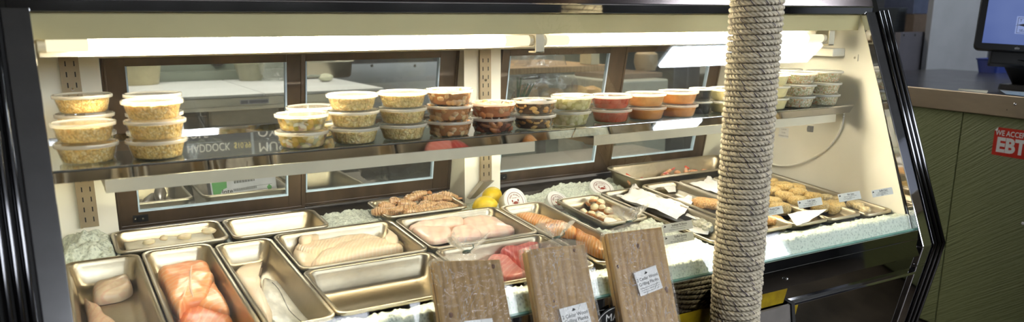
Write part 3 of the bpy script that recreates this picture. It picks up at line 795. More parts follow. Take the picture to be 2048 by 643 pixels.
m_whi = banded('white_fillet_flesh', (.95, .86, .73), (.97, .93, .85), 36, (0, 0, .55), 3, lo=.6, hi=1, var=(.92, .82, .68), bmp=.3, dscale=1.2)
m_whip = M('plain_white_fillet', (.95, .87, .75), .35, var=.06, scale=16, coat=.3, sss=.15, bmp=.1, bscale=60)
m_skin = M('silver_fish_skin', (.80, .79, .74), .3, .15, var=.2, scale=50, coat=.3, bmp=.2, bscale=260, stretch=(1, .4, 1))
m_line = M('dark_lateral_line', (.25, .24, .22), .5)
m_pink = banded('pink_swordfish_flesh', (.96, .82, .75), (.92, .66, .60), 9, (0, 0, .3), 5, lo=.55, hi=1, var=(.97, .88, .80), amt=.28, bmp=.05)
m_tuna = banded('red_tuna_flesh', (.82, .38, .36), (.88, .54, .51), 30, (0, .3, .5), 3, lo=.6, hi=1, var=(.73, .29, .28))
m_tunap = banded('pink_tuna_flesh', (.93, .60, .56), (.96, .72, .68), 22, (0, 0, .9), 4, lo=.65, hi=1, var=(.89, .52, .49))
m_parch = M('white_parchment', (.95, .94, .92), .55, var=.03, scale=12, bmp=.3, bscale=30)
# pale chunks, far left pan
pillow('fish_chunk', m_cod, P['cod'], zc(ZB, [(358, 470), (372, 400), (440, 335), (545, 268), (635, 280), (668, 345), (655, 415), (560, 465), (470, 485), (390, 495)]), .030, seed=1, label='thick pale fish chunk with a pinkish cut face in the far left pan')
pillow('fish_fillet', m_codp, P['cod'], zc(ZB, [(262, 500), (330, 512), (405, 545), (440, 600), (520, 660), (560, 740), (400, 780), (270, 760), (250, 600)]), .022, seed=3, label='pinkish fish fillet at the near end of the far left pan')
# salmon
pillow('salmon_fillet', m_salmd, P['salm'], zc(ZB, [(900, 600), (1050, 530), (1220, 560), (1325, 590), (1330, 650), (1250, 720), (1000, 730), (900, 690)]), .022, seed=4, label='deep orange salmon fillet lying lowest at the near end of the salmon pan', group=None)
pillow('salmon_fillet', m_salm, P['salm'], zc(ZB, [(1150, 380), (1225, 300), (1270, 330), (1312, 420), (1326, 560), (1210, 575), (1060, 525), (1100, 460)]), .026, lift=.012, seed=5, label='salmon fillet tucked under the right side of the big folded one')
so = pillow('salmon_fillet', m_salm, P['salm'], zc(ZB, [(800, 318), (905, 270), (1030, 246), (1160, 250), (1248, 292), (1235, 335), (1185, 370), (1160, 440), (1120, 490), (1000, 525), (950, 580), (880, 535), (840, 430)]), .036, lift=.020, seed=6, wob=.25, wscale=18, label='big folded salmon fillet with a white fat line, on top in the salmon pan')
fl = MB(); fp = on_mesh(so, zc(ZB, [(1035, 258), (1031, 285), (1028, 310), (1026, 335), (1026, 360), (1028, 390), (1030, 420), (1037, 445), (1045, 470)]))
fl.tube(fp, [.0010]+[.0024]*(len(fp)-2)+[.0010], 8); fl.build('fat_line', m_fat, so)
# white and silver skinned fillets
pillow('white_fillet', m_whip, P['skin'], zc(ZB, [(1440, 205), (1480, 190), (1522, 235), (1488, 285), (1495, 330), (1512, 375), (1495, 440), (1480, 530), (1590, 600), (1570, 690), (1440, 690), (1340, 420), (1330, 310), (1400, 240)]), .018, seed=7, label='smooth cream fillet with a tapered tail in the pan with the silver fish skin')
sk = pillow('skinned_fillet', m_skin, P['skin'], zc(ZB, [(1528, 345), (1600, 362), (1655, 368), (1735, 450), (1790, 560), (1870, 690), (1700, 720), (1590, 660), (1520, 570), (1490, 505), (1512, 430)]), .013, seed=8, label='silver grey skin side fillet with a dark lateral line')
fl = MB(); fp = on_mesh(sk, zc(ZB, [(1585, 372), (1610, 395), (1630, 420), (1650, 455), (1665, 490), (1682, 525), (1700, 560), (1730, 592), (1760, 620), (1800, 650)]))
fl.tube(fp, .0010, 6); fl.build('lateral_line', m_line, sk)
# white fillets, half pan
hd = P['hadd']; grp = 'white fish fillets in the half size pan'
pillow('white_fillet', m_whip, hd, zc(ZD, [(10, 120), (110, 95), (160, 130), (180, 190), (210, 210), (170, 262), (80, 268), (25, 200)]), .026, lift=0.012, seed=9, label='white fillet at the left front of the half size pan')
pillow('white_fillet', m_whi, hd, zc(ZD, [(25, 115), (150, 95), (270, 48), (400, 35), (540, 55), (640, 85), (560, 110), (400, 130), (280, 170), (190, 195), (70, 185)]), .030, lift=0.020, seed=10, label='long white fillet draped along the back of the half size pan')
pillow('white_fillet', m_whi, hd, zc(ZD, [(140, 262), (200, 195), (330, 125), (500, 98), (650, 95), (760, 112), (798, 138), (700, 160), (520, 195), (340, 245), (220, 270)]), .036, lift=0.016, seed=11, label='long flaked white fillet along the front of the half size pan')
pillow('white_fillet', m_whip, hd, zc(ZD, [(55, 75), (90, 40), (150, 15), (150, 60), (140, 95), (80, 105)]), .020, lift=0.040, seed=12, label='white tail end standing up at the back left of the half size pan')
pillow('white_fillet', m_whip, hd, zc(ZD, [(640, 80), (668, 45), (690, 5), (700, 40), (738, 70), (730, 105), (670, 110)]), .018, lift=0.036, seed=13, label='white tail tip standing up at the right of the half size pan')
# pink steaks
sw = P['sword']
pillow('absorbent_pad', m_parch, sw, zc(ZC, [(1085, 352), (1210, 335), (1250, 368), (1150, 400), (1080, 390)]), .010, lift=0.012, seed=14, label='white absorbent pad at the back middle of the pink fish pan', cat='paper pad')
pillow('absorbent_pad', m_parch, sw, zc(ZC, [(1270, 362), (1322, 322), (1380, 362), (1340, 385)]), .012, lift=0.022, seed=15, label='white paper corner standing up at the back of the pink fish pan', cat='paper pad')
pillow('fish_steak', m_pink, sw, zc(ZC, [(808, 412), (830, 372), (930, 350), (1050, 345), (1168, 362), (1172, 415), (1090, 425), (1000, 432), (830, 432)]), .030, lift=0.016, seed=16, label='pale pink fish steak at the back left of its pan')
pillow('fish_steak', m_pink, sw, zc(ZC, [(1178, 380), (1300, 360), (1440, 362), (1540, 382), (1568, 412), (1540, 445), (1400, 465), (1280, 470), (1200, 420)]), .028, lift=0.014, seed=17, label='wide pink fish steak on the right of its pan')
pillow('fish_steak', m_pink, sw, zc(ZC, [(828, 432), (930, 425), (1075, 432), (1112, 468), (1100, 500), (985, 522), (905, 495)]), .022, lift=0.016, seed=18, label='pink fish steak at the front left of its pan')
pillow('fish_steak', m_pink, sw, zc(ZC, [(1120, 440), (1230, 415), (1275, 440), (1305, 480), (1200, 502), (1112, 512), (1100, 480)]), .026, lift=0.018, seed=19, label='small pink fish steak at the front middle of its pan')
pillow('absorbent_pad', m_parch, sw, zc(ZC, [(1540, 440), (1585, 385), (1622, 408), (1600, 435)]), .010, lift=0.014, seed=20, label='white paper edge at the right end of the pink fish pan', cat='paper pad')
# tuna
tu = P['tuna']
pillow('tuna_steak', m_tunap, tu, zc(ZD, [(1330, 180), (1400, 150), (1450, 175), (1560, 250), (1625, 310), (1560, 350), (1440, 352), (1330, 300)]), .026, lift=0.018, seed=21, label='pink tuna steak at the front of its pan')
pillow('tuna_steak', m_tuna, tu, zc(ZD, [(1435, 165), (1475, 132), (1560, 115), (1650, 95), (1700, 130), (1690, 250), (1640, 290), (1580, 282), (1500, 215)]), .034, lift=0.026, seed=22, label='deep red tuna steak at the back of its pan')
# trout
ch = P['char']
pillow('trout_fillet', m_char, ch, zc(ZE, [(105, 342), (190, 330), (300, 352), (375, 388), (420, 430), (330, 445), (210, 400)]), .020, lift=0.014, seed=23, label='orange trout fillet at the far end of its long pan')
pillow('trout_fillet', m_char, ch, zc(ZE, [(265, 425), (340, 395), (440, 392), (530, 410), (540, 445), (510, 480), (420, 470), (310, 460)]), .026, lift=0.020, seed=24, label='orange trout fillet with pale edge in the middle of its long pan')
pillow('trout_fillet', m_char, ch, zc(ZE, [(515, 465), (560, 432), (640, 470), (735, 555), (752, 608), (670, 605), (580, 560), (525, 515)]), .030, lift=0.014, seed=25, label='ribbed orange trout fillet at the near end of its long pan')
# scallops
m_scal = M('raw_scallop', (.93, .87, .72), .4, var=.06, scale=40, coat=.3, sss=.2)
for k, (x, y, r, h, l) in enumerate(((745, 525, .016, .014, 'raw scallop at the left end of its pan'), (846, 498, .011, .014, 'small halved raw scallop second from left in its pan'), (990, 490, .017, .016, 'raw scallop second from right in its pan'), (1150, 455, .018, .018, 'raw scallop at the right end of its pan'))):
    px = zc(ZA, [(x, y)])[0]; pp = P['scal']; c = onY(px[0], px[1], 2.17)-Vector((0, 0, .006))
    b = MB(); b.ell((0, 0, h*.5), (r, r*.85, h*.52), 18, 10, None, .25, k*5)
    tag(b.build('scallop', m_scal, origin=None), l, 'scallop', 'raw scallops').location = c
b = MB(); ny_ = 12
b.grid(lambda u, v: (.146+.214*u, 2.122+.100*v, .784+.012*v+.004*noise.noise(Vector((u*9, v*5, 1)))), 24, 12)
o = b.build('absorbent_pad', M('damp_white_pad', (.90, .87, .78), .6), origin=(.25, 2.17, .78)); sd = o.modifiers.new('solid', 'SOLIDIFY'); sd.thickness = .012; tag(o, 'damp white pad under the raw scallops', 'paper pad')
# bacon wrapped scallops
m_bac = M('brown_bacon_band', (.76, .50, .26), .35, var=.3, scale=60, coat=.4)
pp = P['bacon']
pos = [(602, 240), (640, 250), (680, 262), (578, 302), (622, 318), (652, 292), (700, 300), (668, 335), (700, 350), (742, 318), (755, 345), (790, 345), (795, 368), (835, 360), (825, 375)]
for k, (x, y) in enumerate(pos):
    px = zc(ZE, [(x, y)])[0]; c = onP(px[0], px[1], pp['p']+pp['n']*.030, pp['n'])-pp['n']*.020
    if k in (1, 2, 5, 6, 9): c = c+pp['n']*.012
    r = .0135*rnd.uniform(.9, 1.1)
    e = tag(empty('bacon_scallop', c, (rnd.uniform(-.5, .5), rnd.uniform(-.5, .5), rnd.uniform(0, 6))), f'bacon wrapped scallop, number {k+1} from the far end of the heap', 'bacon wrapped scallop', 'bacon wrapped scallops in the small pan')
    b = MB(); b.ell((0, 0, .012), (r, r*.95, .0125), 14, 8, None, .2, k); b.build('scallop', m_scal, e)
    b = MB(); b.lathe([(r*.97, .0055), (r*1.03, .006), (r*1.07, .0095), (r*1.03, .013), (r*.95, .0135)], 16); b.build('bacon', m_bac, e)
pillow('paper_tag', m_parch, pp, zc(ZE, [(722, 355), (800, 372), (765, 398), (712, 392)]), .002, lift=.030, seed=31, label='small white paper tag on the near end of the bacon wrapped scallops', cat='paper tag')
# crinkled parchment sheets
def parchment(name, pn, px, lift, amp, label, seed, fh=0, edge=None):
    P0 = pn['p']+pn['n']*lift
    W = [onP(x, y, P0, pn['n']) for x, y in px]; c = sum(W, Vector())/len(W); W2 = []
    n = len(W)
    for i in range(n):
        for k in range(4): W2.append(W[i].lerp(W[(i+1) % n], k/4))
    A = sum((W2[i].x*W2[(i+1) % len(W2)].y-W2[(i+1) % len(W2)].x*W2[i].y) for i in range(len(W2)))
    if A < 0: W2 = W2[::-1]
    b = MB(); loops = []
    for s in (1, .9, .8, .7, .6, .5, .4, .3, .2, .1, .02):
        L = []
        for p in W2:
            q = c+(p-c)*s
            r_ = 1-abs(noise.noise(Vector((q.x*22+seed, q.y*22, seed))))*2
            L.append(q+pn['n']*(amp*(r_*.6+.5*noise.noise(Vector((q.x*9+seed, q.y*9, 1))))))
        loops.append(L)
    b.loft(loops, True, False, True)
    o = b.build(name, m_parch, None, origin=c, angle=25)
    sd = o.modifiers.new('solid', 'SOLIDIFY'); sd.thickness = .0006
    return tag(o, label, 'parchment')
parchment('parchment_sheet', P['paper'], zc(ZE, [(740, 205), (900, 160), (1020, 190), (1250, 260), (1440, 400), (1420, 480), (1310, 470), (1240, 400), (1000, 310)]), .012, .006, 'flat white parchment lining the pan under the crumpled sheet', 46)
parchment('parchment_sheet', P['paper'], zc(ZE, [(780, 215), (830, 230), (875, 195), (912, 140), (960, 185), (1080, 212), (1180, 252), (1240, 235), (1308, 205), (1312, 270), (1260, 330), (1205, 385), (1010, 300), (850, 245)]), .042, .015, 'big crumpled white parchment sheet in its own long pan', 41)
parchment('parchment_sheet', P['paper'], zc(ZE, [(1262, 352), (1310, 285), (1370, 300), (1440, 345), (1440, 380), (1330, 375)]), .030, .008, 'crumpled white parchment behind the pale stuffed scallops', 42)
parchment('parchment_square', P['cakeA'], zc(ZE, [(1115, 150), (1195, 138), (1200, 182), (1150, 185)]), .024, .004, 'small white parchment square at the far end of the browned cake pan', 43)
parchment('parchment_sheet', P['cakeB'], zc(ZE, [(1290, 130), (1390, 110), (1425, 72), (1480, 110), (1490, 190), (1420, 180)]), .034, .010, 'white parchment just left of the rope column', 44)
parchment('parchment_sheet', P['cakeB'], zc(ZG, [(715, 525), (800, 505), (1045, 482), (960, 540), (885, 590), (790, 622)]), .036, .005, 'white parchment flap hanging over the front of a pan right of the rope column', 45)
# pale stuffed scallops at the left edge of the rope column
m_stf = M('pale_green_stuffing', (.86, .86, .74), .5, c2=(.97, .95, .88), scale=60, bmp=.3, bscale=120)
pp = P['paper']
for k, (x, y, r) in enumerate(((1350, 395, .020), (1395, 410, .021), (1385, 372, .018), (1435, 395, .020), (1425, 430, .020))):
    px = zc(ZE, [(x, y)])[0]; c = onP(px[0], px[1], pp['p']+pp['n']*.018, pp['n'])-pp['n']*.014
    b = MB(); b.ell((0, 0, r*.75), (r, r, r*.78), 18, 10, None, .5, k*3, lf=5)
    o = b.build('stuffed_scallop', m_stf); o.location = c
    tag(o, 'pale green stuffed scallop, number %d from the left beside the rope column' % (k+1), 'stuffed scallop', 'pale stuffed scallops')
# crumbed cakes
m_crumb = voro('golden_crumb', [(.96, .84, .55), (.92, .76, .44), (.98, .89, .64), (.95, .81, .52)], 260, bmp=.6)
m_brown = voro('browned_crumb', [(.90, .70, .42), (.82, .58, .31), (.94, .78, .52)], 260, bmp=.6)
m_pale = voro('pale_crumb', [(.96, .89, .70), (.94, .84, .60), (.98, .93, .78)], 200, bmp=.6)
def cake(pn, px, r, h, m, label, lift=.002, seed=0, group='crumbed cakes right of the rope column'):
    c = onP(px[0], px[1], pn['p']+pn['n']*(lift+h*.5), pn['n'])-pn['n']*(h*.5)
    b = MB(); n = 26; loops = []
    for q, (s, z) in enumerate([(.5, .02), (.85, 0), (.97, .16), (1.02, .45), (.99, .72), (.88, .90), (.66, .985), (.34, 1.0), (.06, 1.0)]):
        L = []
        for i in range(n):
            a = 2*PI*i/n; d = Vector((math.cos(a)*s*r, math.sin(a)*s*r, z*h))
            k = 1+.10*noise.noise(d*45+Vector((seed*2.1, 0, 0)))+.05*noise.noise(d*160+Vector((0, seed, 0)))
            L.append(Vector((d.x*k, d.y*k, d.z+.0022*noise.noise(d*90+Vector((seed, 5, 0))))))
        loops.append(L)
    b.loft(loops, True, True, True)
    o = b.build('crumbed_cake', m, angle=80); o.location = c; o.rotation_euler = (pn['tl'], 0, rnd.uniform(0, 6))
    return tag(o, label, 'crumbed cake', group)
C = P['cakeC']
for k, (x, y, lf, ln) in enumerate(((572, 262, 0, 'at the far left'), (640, 295, 0, 'behind the front rows on the left'), (690, 300, .016, 'raised near the far end'), (790, 312, .004, 'at the far right, next to the pan wall'), (585, 335, .010, 'next to the rope column in the third row'), (690, 375, .012, 'left of centre in the third row'), (805, 350, .014, 'right of centre in the third row'), (800, 415, .008, 'behind the crab cakes card, left'), (930, 385, .012, 'just behind the crab cakes card, right'), (985, 455, .0, 'under the right edge of the crab cakes card'))):
    cake(C, zc(ZG, [(x, y)])[0], .0305, .030, m_crumb, 'golden crumbed cake ' + ln, .010+lf, k)
cake(C, zc(ZG, [(1105, 465)])[0], .034, .040, m_crumb, 'tall golden crumbed cake alone at the front of its pan under the fish cakes card', .003, 20)
cake(C, zc(ZG, [(1025, 392)])[0], .027, .024, m_pale, 'pale crumbed cake half hidden between the tall front cake and the heap', .012, 21)
for k, (x, y, m, l) in enumerate(((590, 430, m_crumb, 'golden crumbed cake behind the lobster risotto card, left'), (660, 480, m_crumb, 'golden crumbed cake behind the lobster risotto card, right'))):
    cake(P['cakeB'], zc(ZG, [(x, y)])[0], .033, .036, m, l, .008, 30+k)
cake(P['cakeA'], zc(ZG, [(590, 570)])[0], .036, .026, m_brown, 'dark browned cake at the front, right edge of the rope column', .006, 40)
cake(P['cakeA'], zc(ZE, [(1385, 255)])[0], .036, .026, m_brown, 'browned cake left of the rope column', .010, 41)
cake(P['cakeA'], zc(ZE, [(1445, 262)])[0], .034, .024, m_brown, 'browned cake half hidden by the left edge of the rope column', .010, 42)
for k, (x, y, l) in enumerate(((1130, 405, 'pale crumbed clam behind the fish cakes card'), (1265, 440, 'pale crumbed clam right of the fish cakes card'), (1300, 455, 'pale crumbed clam below the fish cakes card'), (1355, 492, 'pale crumbed clam at the front rim of its pan'))):
    cake(P['clam'], zc(ZG, [(x, y)])[0], .024 if k < 2 else .018, .022, m_pale, l, .010+(.006 if k == 2 else 0), 50+k, 'pale crumbed clams')
# shrimp
m_shell = banded('shrimp_shell', (.90, .78, .60), (.52, .34, .20), 70, (0, 0, 0), 1.5, rough=.3, coat=.5, lo=.75, hi=1, var=(.78, .62, .45), amt=.9)
m_tailr = M('brown_shrimp_tail', (.66, .46, .30), .35, coat=.3, var=.25)
m_leg = M('brown_shrimp_legs', (.58, .36, .20), .4)
def make_shrimp(mat, mt, name, curl=1.0, L=.066, r=.0140):
    e = empty(name); b = MB(); pts = []; rr = []
    n = 15
    for i in range(n):
        t = i/(n-1); a = -curl/2+curl*t; R = L/curl
        pts.append((R*math.sin(a), R*(math.cos(a)-math.cos(curl/2)), .010))
        w = math.sin(min(1, (t+.14)/.45)*PI/2)*(1-.55*max(0, t-.35)/.65)
        rr.append(r*w*(1.12 if i % 2 else .92))
    b.tube(pts, rr, 12); b.build('shrimp_body', mat, e)
    b = MB(); p = Vector(pts[-1]); d = (p-Vector(pts[-2])).normalized(); sd = Vector((-d.y, d.x, 0))
    for s in (-1.1, -.4, .4, 1.1):
        dd = (d+sd*s*.55).normalized(); q = Matrix.Rotation(math.atan2(dd.y, dd.x), 3, 'Z')
        b.ell(p+dd*.008, (.010, .0042, .0016), 8, 5, q)
    b.build('tail_fan', mt, e)
    b = MB()
    for i in range(3, 11, 2):
        q = Vector(pts[i]); inn = Vector((0, -.3, 0))-q; inn.normalize()
        b.tube([q-Vector((0, rr[i]*.7, .003)), q-Vector((-.004, rr[i]+.006, .006))], .0012, 5)
    b.build('legs', m_leg, e); return e
s0 = make_shrimp(m_shell, m_tailr, 'shrimp'); used = False
pp = P['shr']
spots = [(655, 285, .4, 0), (625, 320, -.6, 0), (700, 325, .1, .002), (740, 250, .5, .014), (765, 305, 2.6, .004), (800, 270, .2, .012), (830, 230, .6, .022), (855, 300, 2.2, .012), (880, 210, .3, .026), (905, 290, 2.9, .010), (950, 280, .1, .014), (975, 235, -.4, .022), (1000, 300, 3.0, .006), (1030, 235, -.3, .026), (1060, 280, .2, .012), (1075, 215, -.7, .026), (1090, 300, .1, .004), (840, 330, .3, 0), (940, 318, 2.9, 0)]
for k, (x, y, a, lf) in enumerate(spots):
    px = zc(ZC, [(x, y)])[0]; c = onY(px[0], px[1], 2.115+(330-y)*.00085)-Vector((0, 0, .008))
    e = s0 if not used else dup(s0); used = True
    e.location = c; e.rotation_euler = (rnd.uniform(-.3, .5), rnd.uniform(-.25, .25), a); e.scale = (rnd.uniform(.9, 1.1),)*3
    tag(e, 'raw brown shrimp in the %s layer of the heap, number %d from its left' % ('upper' if lf > .013 else 'lower', k+1), 'shrimp', 'shell on shrimp in the back pan')
m_pshr = M('cooked_pink_shrimp', (.92, .68, .50), .35, var=.15, scale=60, coat=.3)
m_tred = M('bright_red_tail', (.80, .28, .16), .35, coat=.3, var=.2)
t0 = make_shrimp(m_pshr, m_tred, 'stuffed_shrimp', 1.7, .06, .0105); used = False
pp = P['stuf']
for k, (x, y, a) in enumerate(((890, 108, 1.6), (925, 120, .3), (1150, 60, .2), (1190, 72, 2.2), (1225, 62, .9), (1255, 76, 2.8), (1285, 55, 1.4), (1310, 58, 1.6), (1345, 66, .4), (1375, 62, 1.9), (1405, 55, .6), (1440, 62, 2.0), (1500, 50, .4), (1530, 56, 1.2))):
    px = zc(ZE, [(x, y)])[0]; c = onY(px[0], px[1], 2.15+.03*(k % 3))-Vector((0, 0, .008))
    e = t0 if not used else dup(t0); used = True
    e.location = c; e.rotation_euler = (rnd.uniform(-.4, .4), rnd.uniform(-.7, .2), a)
    tag(e, 'red tailed shrimp, number %d from the left in the back right pan' % (k+1), 'shrimp', 'red tailed shrimp in the back pan')
# lemons
m_lem = M('lemon_peel', (.93, .80, .16), .4, var=.08, scale=40, bmp=.25, bscale=500, coat=.2)
for x, y, Y, dz, rot, l in ((1378, 212, 2.17, 0, .5, 'yellow lemon leaning behind the round white lids, the higher one'), (1330, 275, 2.105, 0, -.4, 'yellow lemon in front of the other one, behind the pink fish pan')):
    px = zc(ZC, [(x, y)])[0]; c = onY(px[0], px[1], Y); b = MB()
    n = 24; prof = []
    for i in range(15):
        t = i/14; a = PI*t; rr = .0300*math.sin(a)**.85; z = -.036*math.cos(a)
        if t < .12: z -= .004*(1-t/.12)
        if t > .88: z += .005*(t-.88)/.12
        prof.append((max(.0012, rr), z))
    b.lathe(prof, n, cap0=True, cap1=True); b.xform(Matrix.Rotation(rot, 4, 'Z') @ Matrix.Rotation(PI/2-.15, 4, 'Y'))
    o = b.build('lemon', m_lem); o.location = c; tag(o, l, 'lemon', 'lemons on the ice')
# round crab meat tubs lying tilted on the ice, white lids to the front
m_mar = M('maroon_print', (.45, .13, .12), .5); m_crab = M('brown_red_print', (.55, .22, .14), .5)
m_tubw = M('white_tub_wall', (.93, .92, .89), .4)
def crab_tub(px, r, Y, rx, rz, label):
    c = onY(px[0], px[1], Y)
    e = tag(empty('crab_meat_tub', c, (rx, 0, rz)), label, 'tub', 'round white lidded crab meat tubs')
    b = MB(); b.lathe([(.002, -.045), (r*.80, -.045), (r*.82, -.043), (r*.93, -.006), (r*.93, -.004)], 40, cap0=True, cap1=True); b.build('tub_body', m_tubw, e)
    b = MB(); b.lathe([(r*.95, -.012), (r*.99, -.012), (r, -.010), (r, -.001), (r*.985, .0008), (r*.90, .0008), (r*.88, -.0006), (.002, -.0006)], 48, cap1=True); lo = b.build('lid', m_white, e)
    b = MB(); z = .0000
    def ring(r0, r1, a0=0, a1=2*PI, mi=0, n=48):
        vs = []; fs = []
        for i in range(n+1):
            a = a0+(a1-a0)*i/n; vs += [(r0*math.cos(a), r0*math.sin(a), z), (r1*math.cos(a), r1*math.sin(a), z)]
        for i in range(n): fs.append((2*i, 2*i+1, 2*i+3, 2*i+2))
        b.add(vs, fs, mi)
    ring(r*.66, r*.70)
    # crab: shell, claws and legs
    b.grid(lambda u, v: (r*.20*math.cos(2*PI*u)*max(v, .02), -r*.12+r*.13*math.sin(2*PI*u)*max(v, .02), z), 20, 1, 1)
    for s in (-1, 1):
        for k in range(4):
            a = -.75+.42*k; x0 = s*r*.17*math.cos(a); y0 = -r*.12+r*.1*math.sin(a)
            p = [(x0, y0), (x0+s*r*.13, y0+r*.09*math.sin(a)+.02*r), (x0+s*r*.16, y0-r*.07)]
            for i in range(2):
                q0, q1 = p[i], p[i+1]; b.add([(q0[0], q0[1]-r*.014, z), (q1[0], q1[1]-r*.014, z), (q1[0], q1[1]+r*.014, z), (q0[0], q0[1]+r*.014, z)], [(0, 1, 2, 3) if s > 0 else (3, 2, 1, 0)], 1)
        b.grid(lambda u, v: (s*r*.26+r*.07*math.cos(2*PI*u)*max(v, .02), r*.06+r*.09*math.sin(2*PI*u)*max(v, .02), z), 12, 1, 1)
    txt = 'GREAT ATLANTIC'
    for k, chh in enumerate(txt):
        if chh == ' ': continue
        a = PI/2+1.0-2.0*k/(len(txt)-1)
        put_text(b, chh, r*.17, Matrix.Translation((r*.50*math.cos(a), r*.50*math.sin(a), z+.0001)) @ Matrix.Rotation(a-PI/2, 4, 'Z'), .01, mi=0)
    put_text(b, 'CRAB MEAT', r*.10, Matrix.Translation((0, r*.26, z)), .01, mi=0)
    o = b.build('lid_print', [m_mar, m_crab], lo, smooth=False); return e
crab_tub((1031, 402), .043, 2.085, 1.13, .12, 'upright round white lid with a brown crab, nearest to the lemons')
crab_tub((1118, 404), .044, 2.078, .80, .25, 'round white lid leaning back, middle one of three, behind the bacon scallop pan')
crab_tub((1204, 374), .043, 2.14, .55, -.05, 'round white lid lying flattest, rightmost of the three, beside the shrimp pan')

# ------------------------------------------------------------------ price cards stuck inside the front glass
m_card = M('white_card', (.96, .96, .94), .45, var=.03)
def card_mat():
    m, t, out = nt('white_card'); df = N(t, 'ShaderNodeBsdfDiffuse'); tl = N(t, 'ShaderNodeBsdfTranslucent'); mx = N(t, 'ShaderNodeMixShader'); mx.inputs[0].default_value = .35
    c = ramp(t, noise_tex(t, coords(t), 30), [(.3, lin((.93, .93, .91))), (.7, lin((.96, .96, .94)))])
    for n_ in (df, tl): t.links.new(c, n_.inputs[0])
    t.links.new(df.outputs[0], mx.inputs[1]); t.links.new(tl.outputs[0], mx.inputs[2]); t.links.new(mx.outputs[0], out.inputs[0]); return m
m_card = card_mat()
def fish_logo(b, x, y, s, mi=1):
    b.add([(x-s, y-.25*s, 0), (x-.1*s, y-.35*s, 0), (x+.7*s, y-.1*s, 0), (x+.2*s, y+.35*s, 0), (x-.3*s, y+.6*s, 0), (x-.4*s, y+.1*s, 0)], [(0, 1, 2, 3, 4, 5)], mi)
def card(x, z, w, h, title, lines, label, roll=.0):
    y = gy(z)+.0075
    gx, gz = Vector((1, 0, 0)), Vector((0, .401, 1)).normalized(); nn = gx.cross(gz)
    m = Matrix(((gx.x, gz.x, nn.x, x), (gx.y, gz.y, nn.y, y), (gx.z, gz.z, nn.z, z), (0, 0, 0, 1))) @ Matrix.Rotation(roll, 4, 'Z')
    b = MB(); L = [[tuple(p) for p in rrect(w, h, .0025, 3, zz)] for zz in (-.0008, .0)]
    b.loft(L, True, True, True)
    e = empty('price_card'); e.matrix_world = m; tag(e, label, 'price card', 'white cards inside the front glass')
    b.build('card', m_card, e, smooth=False)
    b = MB(); I = Matrix.Translation((0, 0, .0002))
    put_text(b, title, .0082, Matrix.Translation((.006, h/2-.006, .0002)), .012, sx=.88)
    s = len(b.v); fish_logo(b, -w/2+.008, h/2-.0065, .006, 0); b.xform(I, s)
    for k, t in enumerate(lines): put_text(b, t, .0036, Matrix.Translation((.003 if k < len(lines)-2 else -.004, h/2-.0115-.0028*k, .0002)), .006, sx=1.0)
    b.build('lettering', m_ink, e, smooth=False); return e
card(1.387, .8355, .101, .0225, "Scallops 'N Bacon", ['Plain local scallops wrapped in bacon', '', 'Cook at 350 on a baking sheet in oven'], 'white card reading Scallops N Bacon, above another card')
card(1.383, .8075, .101, .0225, 'Stuffed Shrimp', ['Our shrimp, ritz, scallops, butter,', 'lemon, parsley', 'Bake at 350 for fifteen minutes in an', 'oven dish until golden'], 'white card reading Stuffed Shrimp, over bare ice')
card(1.729, .8335, .101, .0225, 'Lobster Risotto Cake', ['Made on premises, fresh lobster,', 'risotto rice, and panko', 'Place cake on a baking sheet in oven'], 'white card reading Lobster Risotto Cake, touching the rope column')
card(1.896, .8385, .102, .0225, 'Crab Cakes', ['Made on premises with jonah crab,', 'fresh herbs', 'Place cake on 350 degrees in an oven', 'or fry in a pan'], 'white card reading Crab Cakes')
card(2.072, .8375, .102, .0245, 'Fish Cakes', ['Made on premises, haddock and herbs,', 'potato', 'Place cake in oil, heat in a pan until', 'golden brown'], 'white card reading Fish Cakes')
card(2.227, .8335, .102, .0225, 'Stuffed Clams', ['Made on premises with fresh clams,', 'bread crumbs', 'Place clam in 350 degree oven for ten', 'minutes'], 'white card reading Stuffed Clams, at the right end of the glass')
# ------------------------------------------------------------------ rope wrapped column
m_rope = M('grey_white_rope', (.80, .76, .67), .85, var=.22, scale=60, bmp=.5, bscale=900, bdist=.0015)
m_trace = M('purple_tracer_yarn', (.20, .16, .26), .85)
cx, cy = 1.458, 1.352
col_ = tag(empty('rope_column', (cx, cy, 0)), 'tall round column wrapped in thick grey rope, standing in front of the display case', 'column')
b = MB(); b.lathe([(.0495, 0), (.0495, RZ)], 32, cap0=True, cap1=True); b.build('post', M('column_core', (.45, .42, .37), .8), col_)
def rope(z0, z1, nseg, lay=.031, pitch=.0128, rc=.0562, ro=.0026, rs=.0040, step=.0031):
    b = MB(); Ltot = (z1-z0)/pitch*2*PI*rc; n = int(Ltot/step)
    for k in range(3):
        o = len(b.v); wob = 0
        for i in range(n+1):
            s = i*step; th = s/rc; z = z0+pitch*th/(2*PI)
            ca, sa = math.cos(th), math.sin(th)
            ph = 2*PI*s/lay+2*PI*k/3+3.2*noise.noise(Vector((s*2.3, .3, .7)))+1.6*noise.noise(Vector((s*6.1, 4, 2)))
            wv = .0007*math.sin(th*.37)+.0005*math.sin(th*1.7+z*9)
            cr, cz = rc+ro*math.cos(ph)+wv, z-ro*math.sin(ph)+.0006*math.sin(th*.61)
            for j in range(nseg):
                a = ph+2*PI*(j+.5)/nseg
                r = cr+rs*math.cos(a)
                b.v.append(Vector((r*ca, r*sa, cz-rs*math.sin(a))))
        for i in range(n):
            for j in range(nseg):
                jn = (j+1) % nseg; q = o+i*nseg; w_ = q+nseg
                b.f.append((q+j, q+jn, w_+jn, w_+j)); b.m.append(1 if (k == 0 and j == nseg-1 and noise.noise(Vector((i*step*45, .5, z0))) > -.05) else 0)
    return b
b = rope(.40, 1.62, 8)
o2 = rope(0.01, .40, 4, step=.0052); o3 = rope(1.62, RZ-.01, 4, step=.0052)
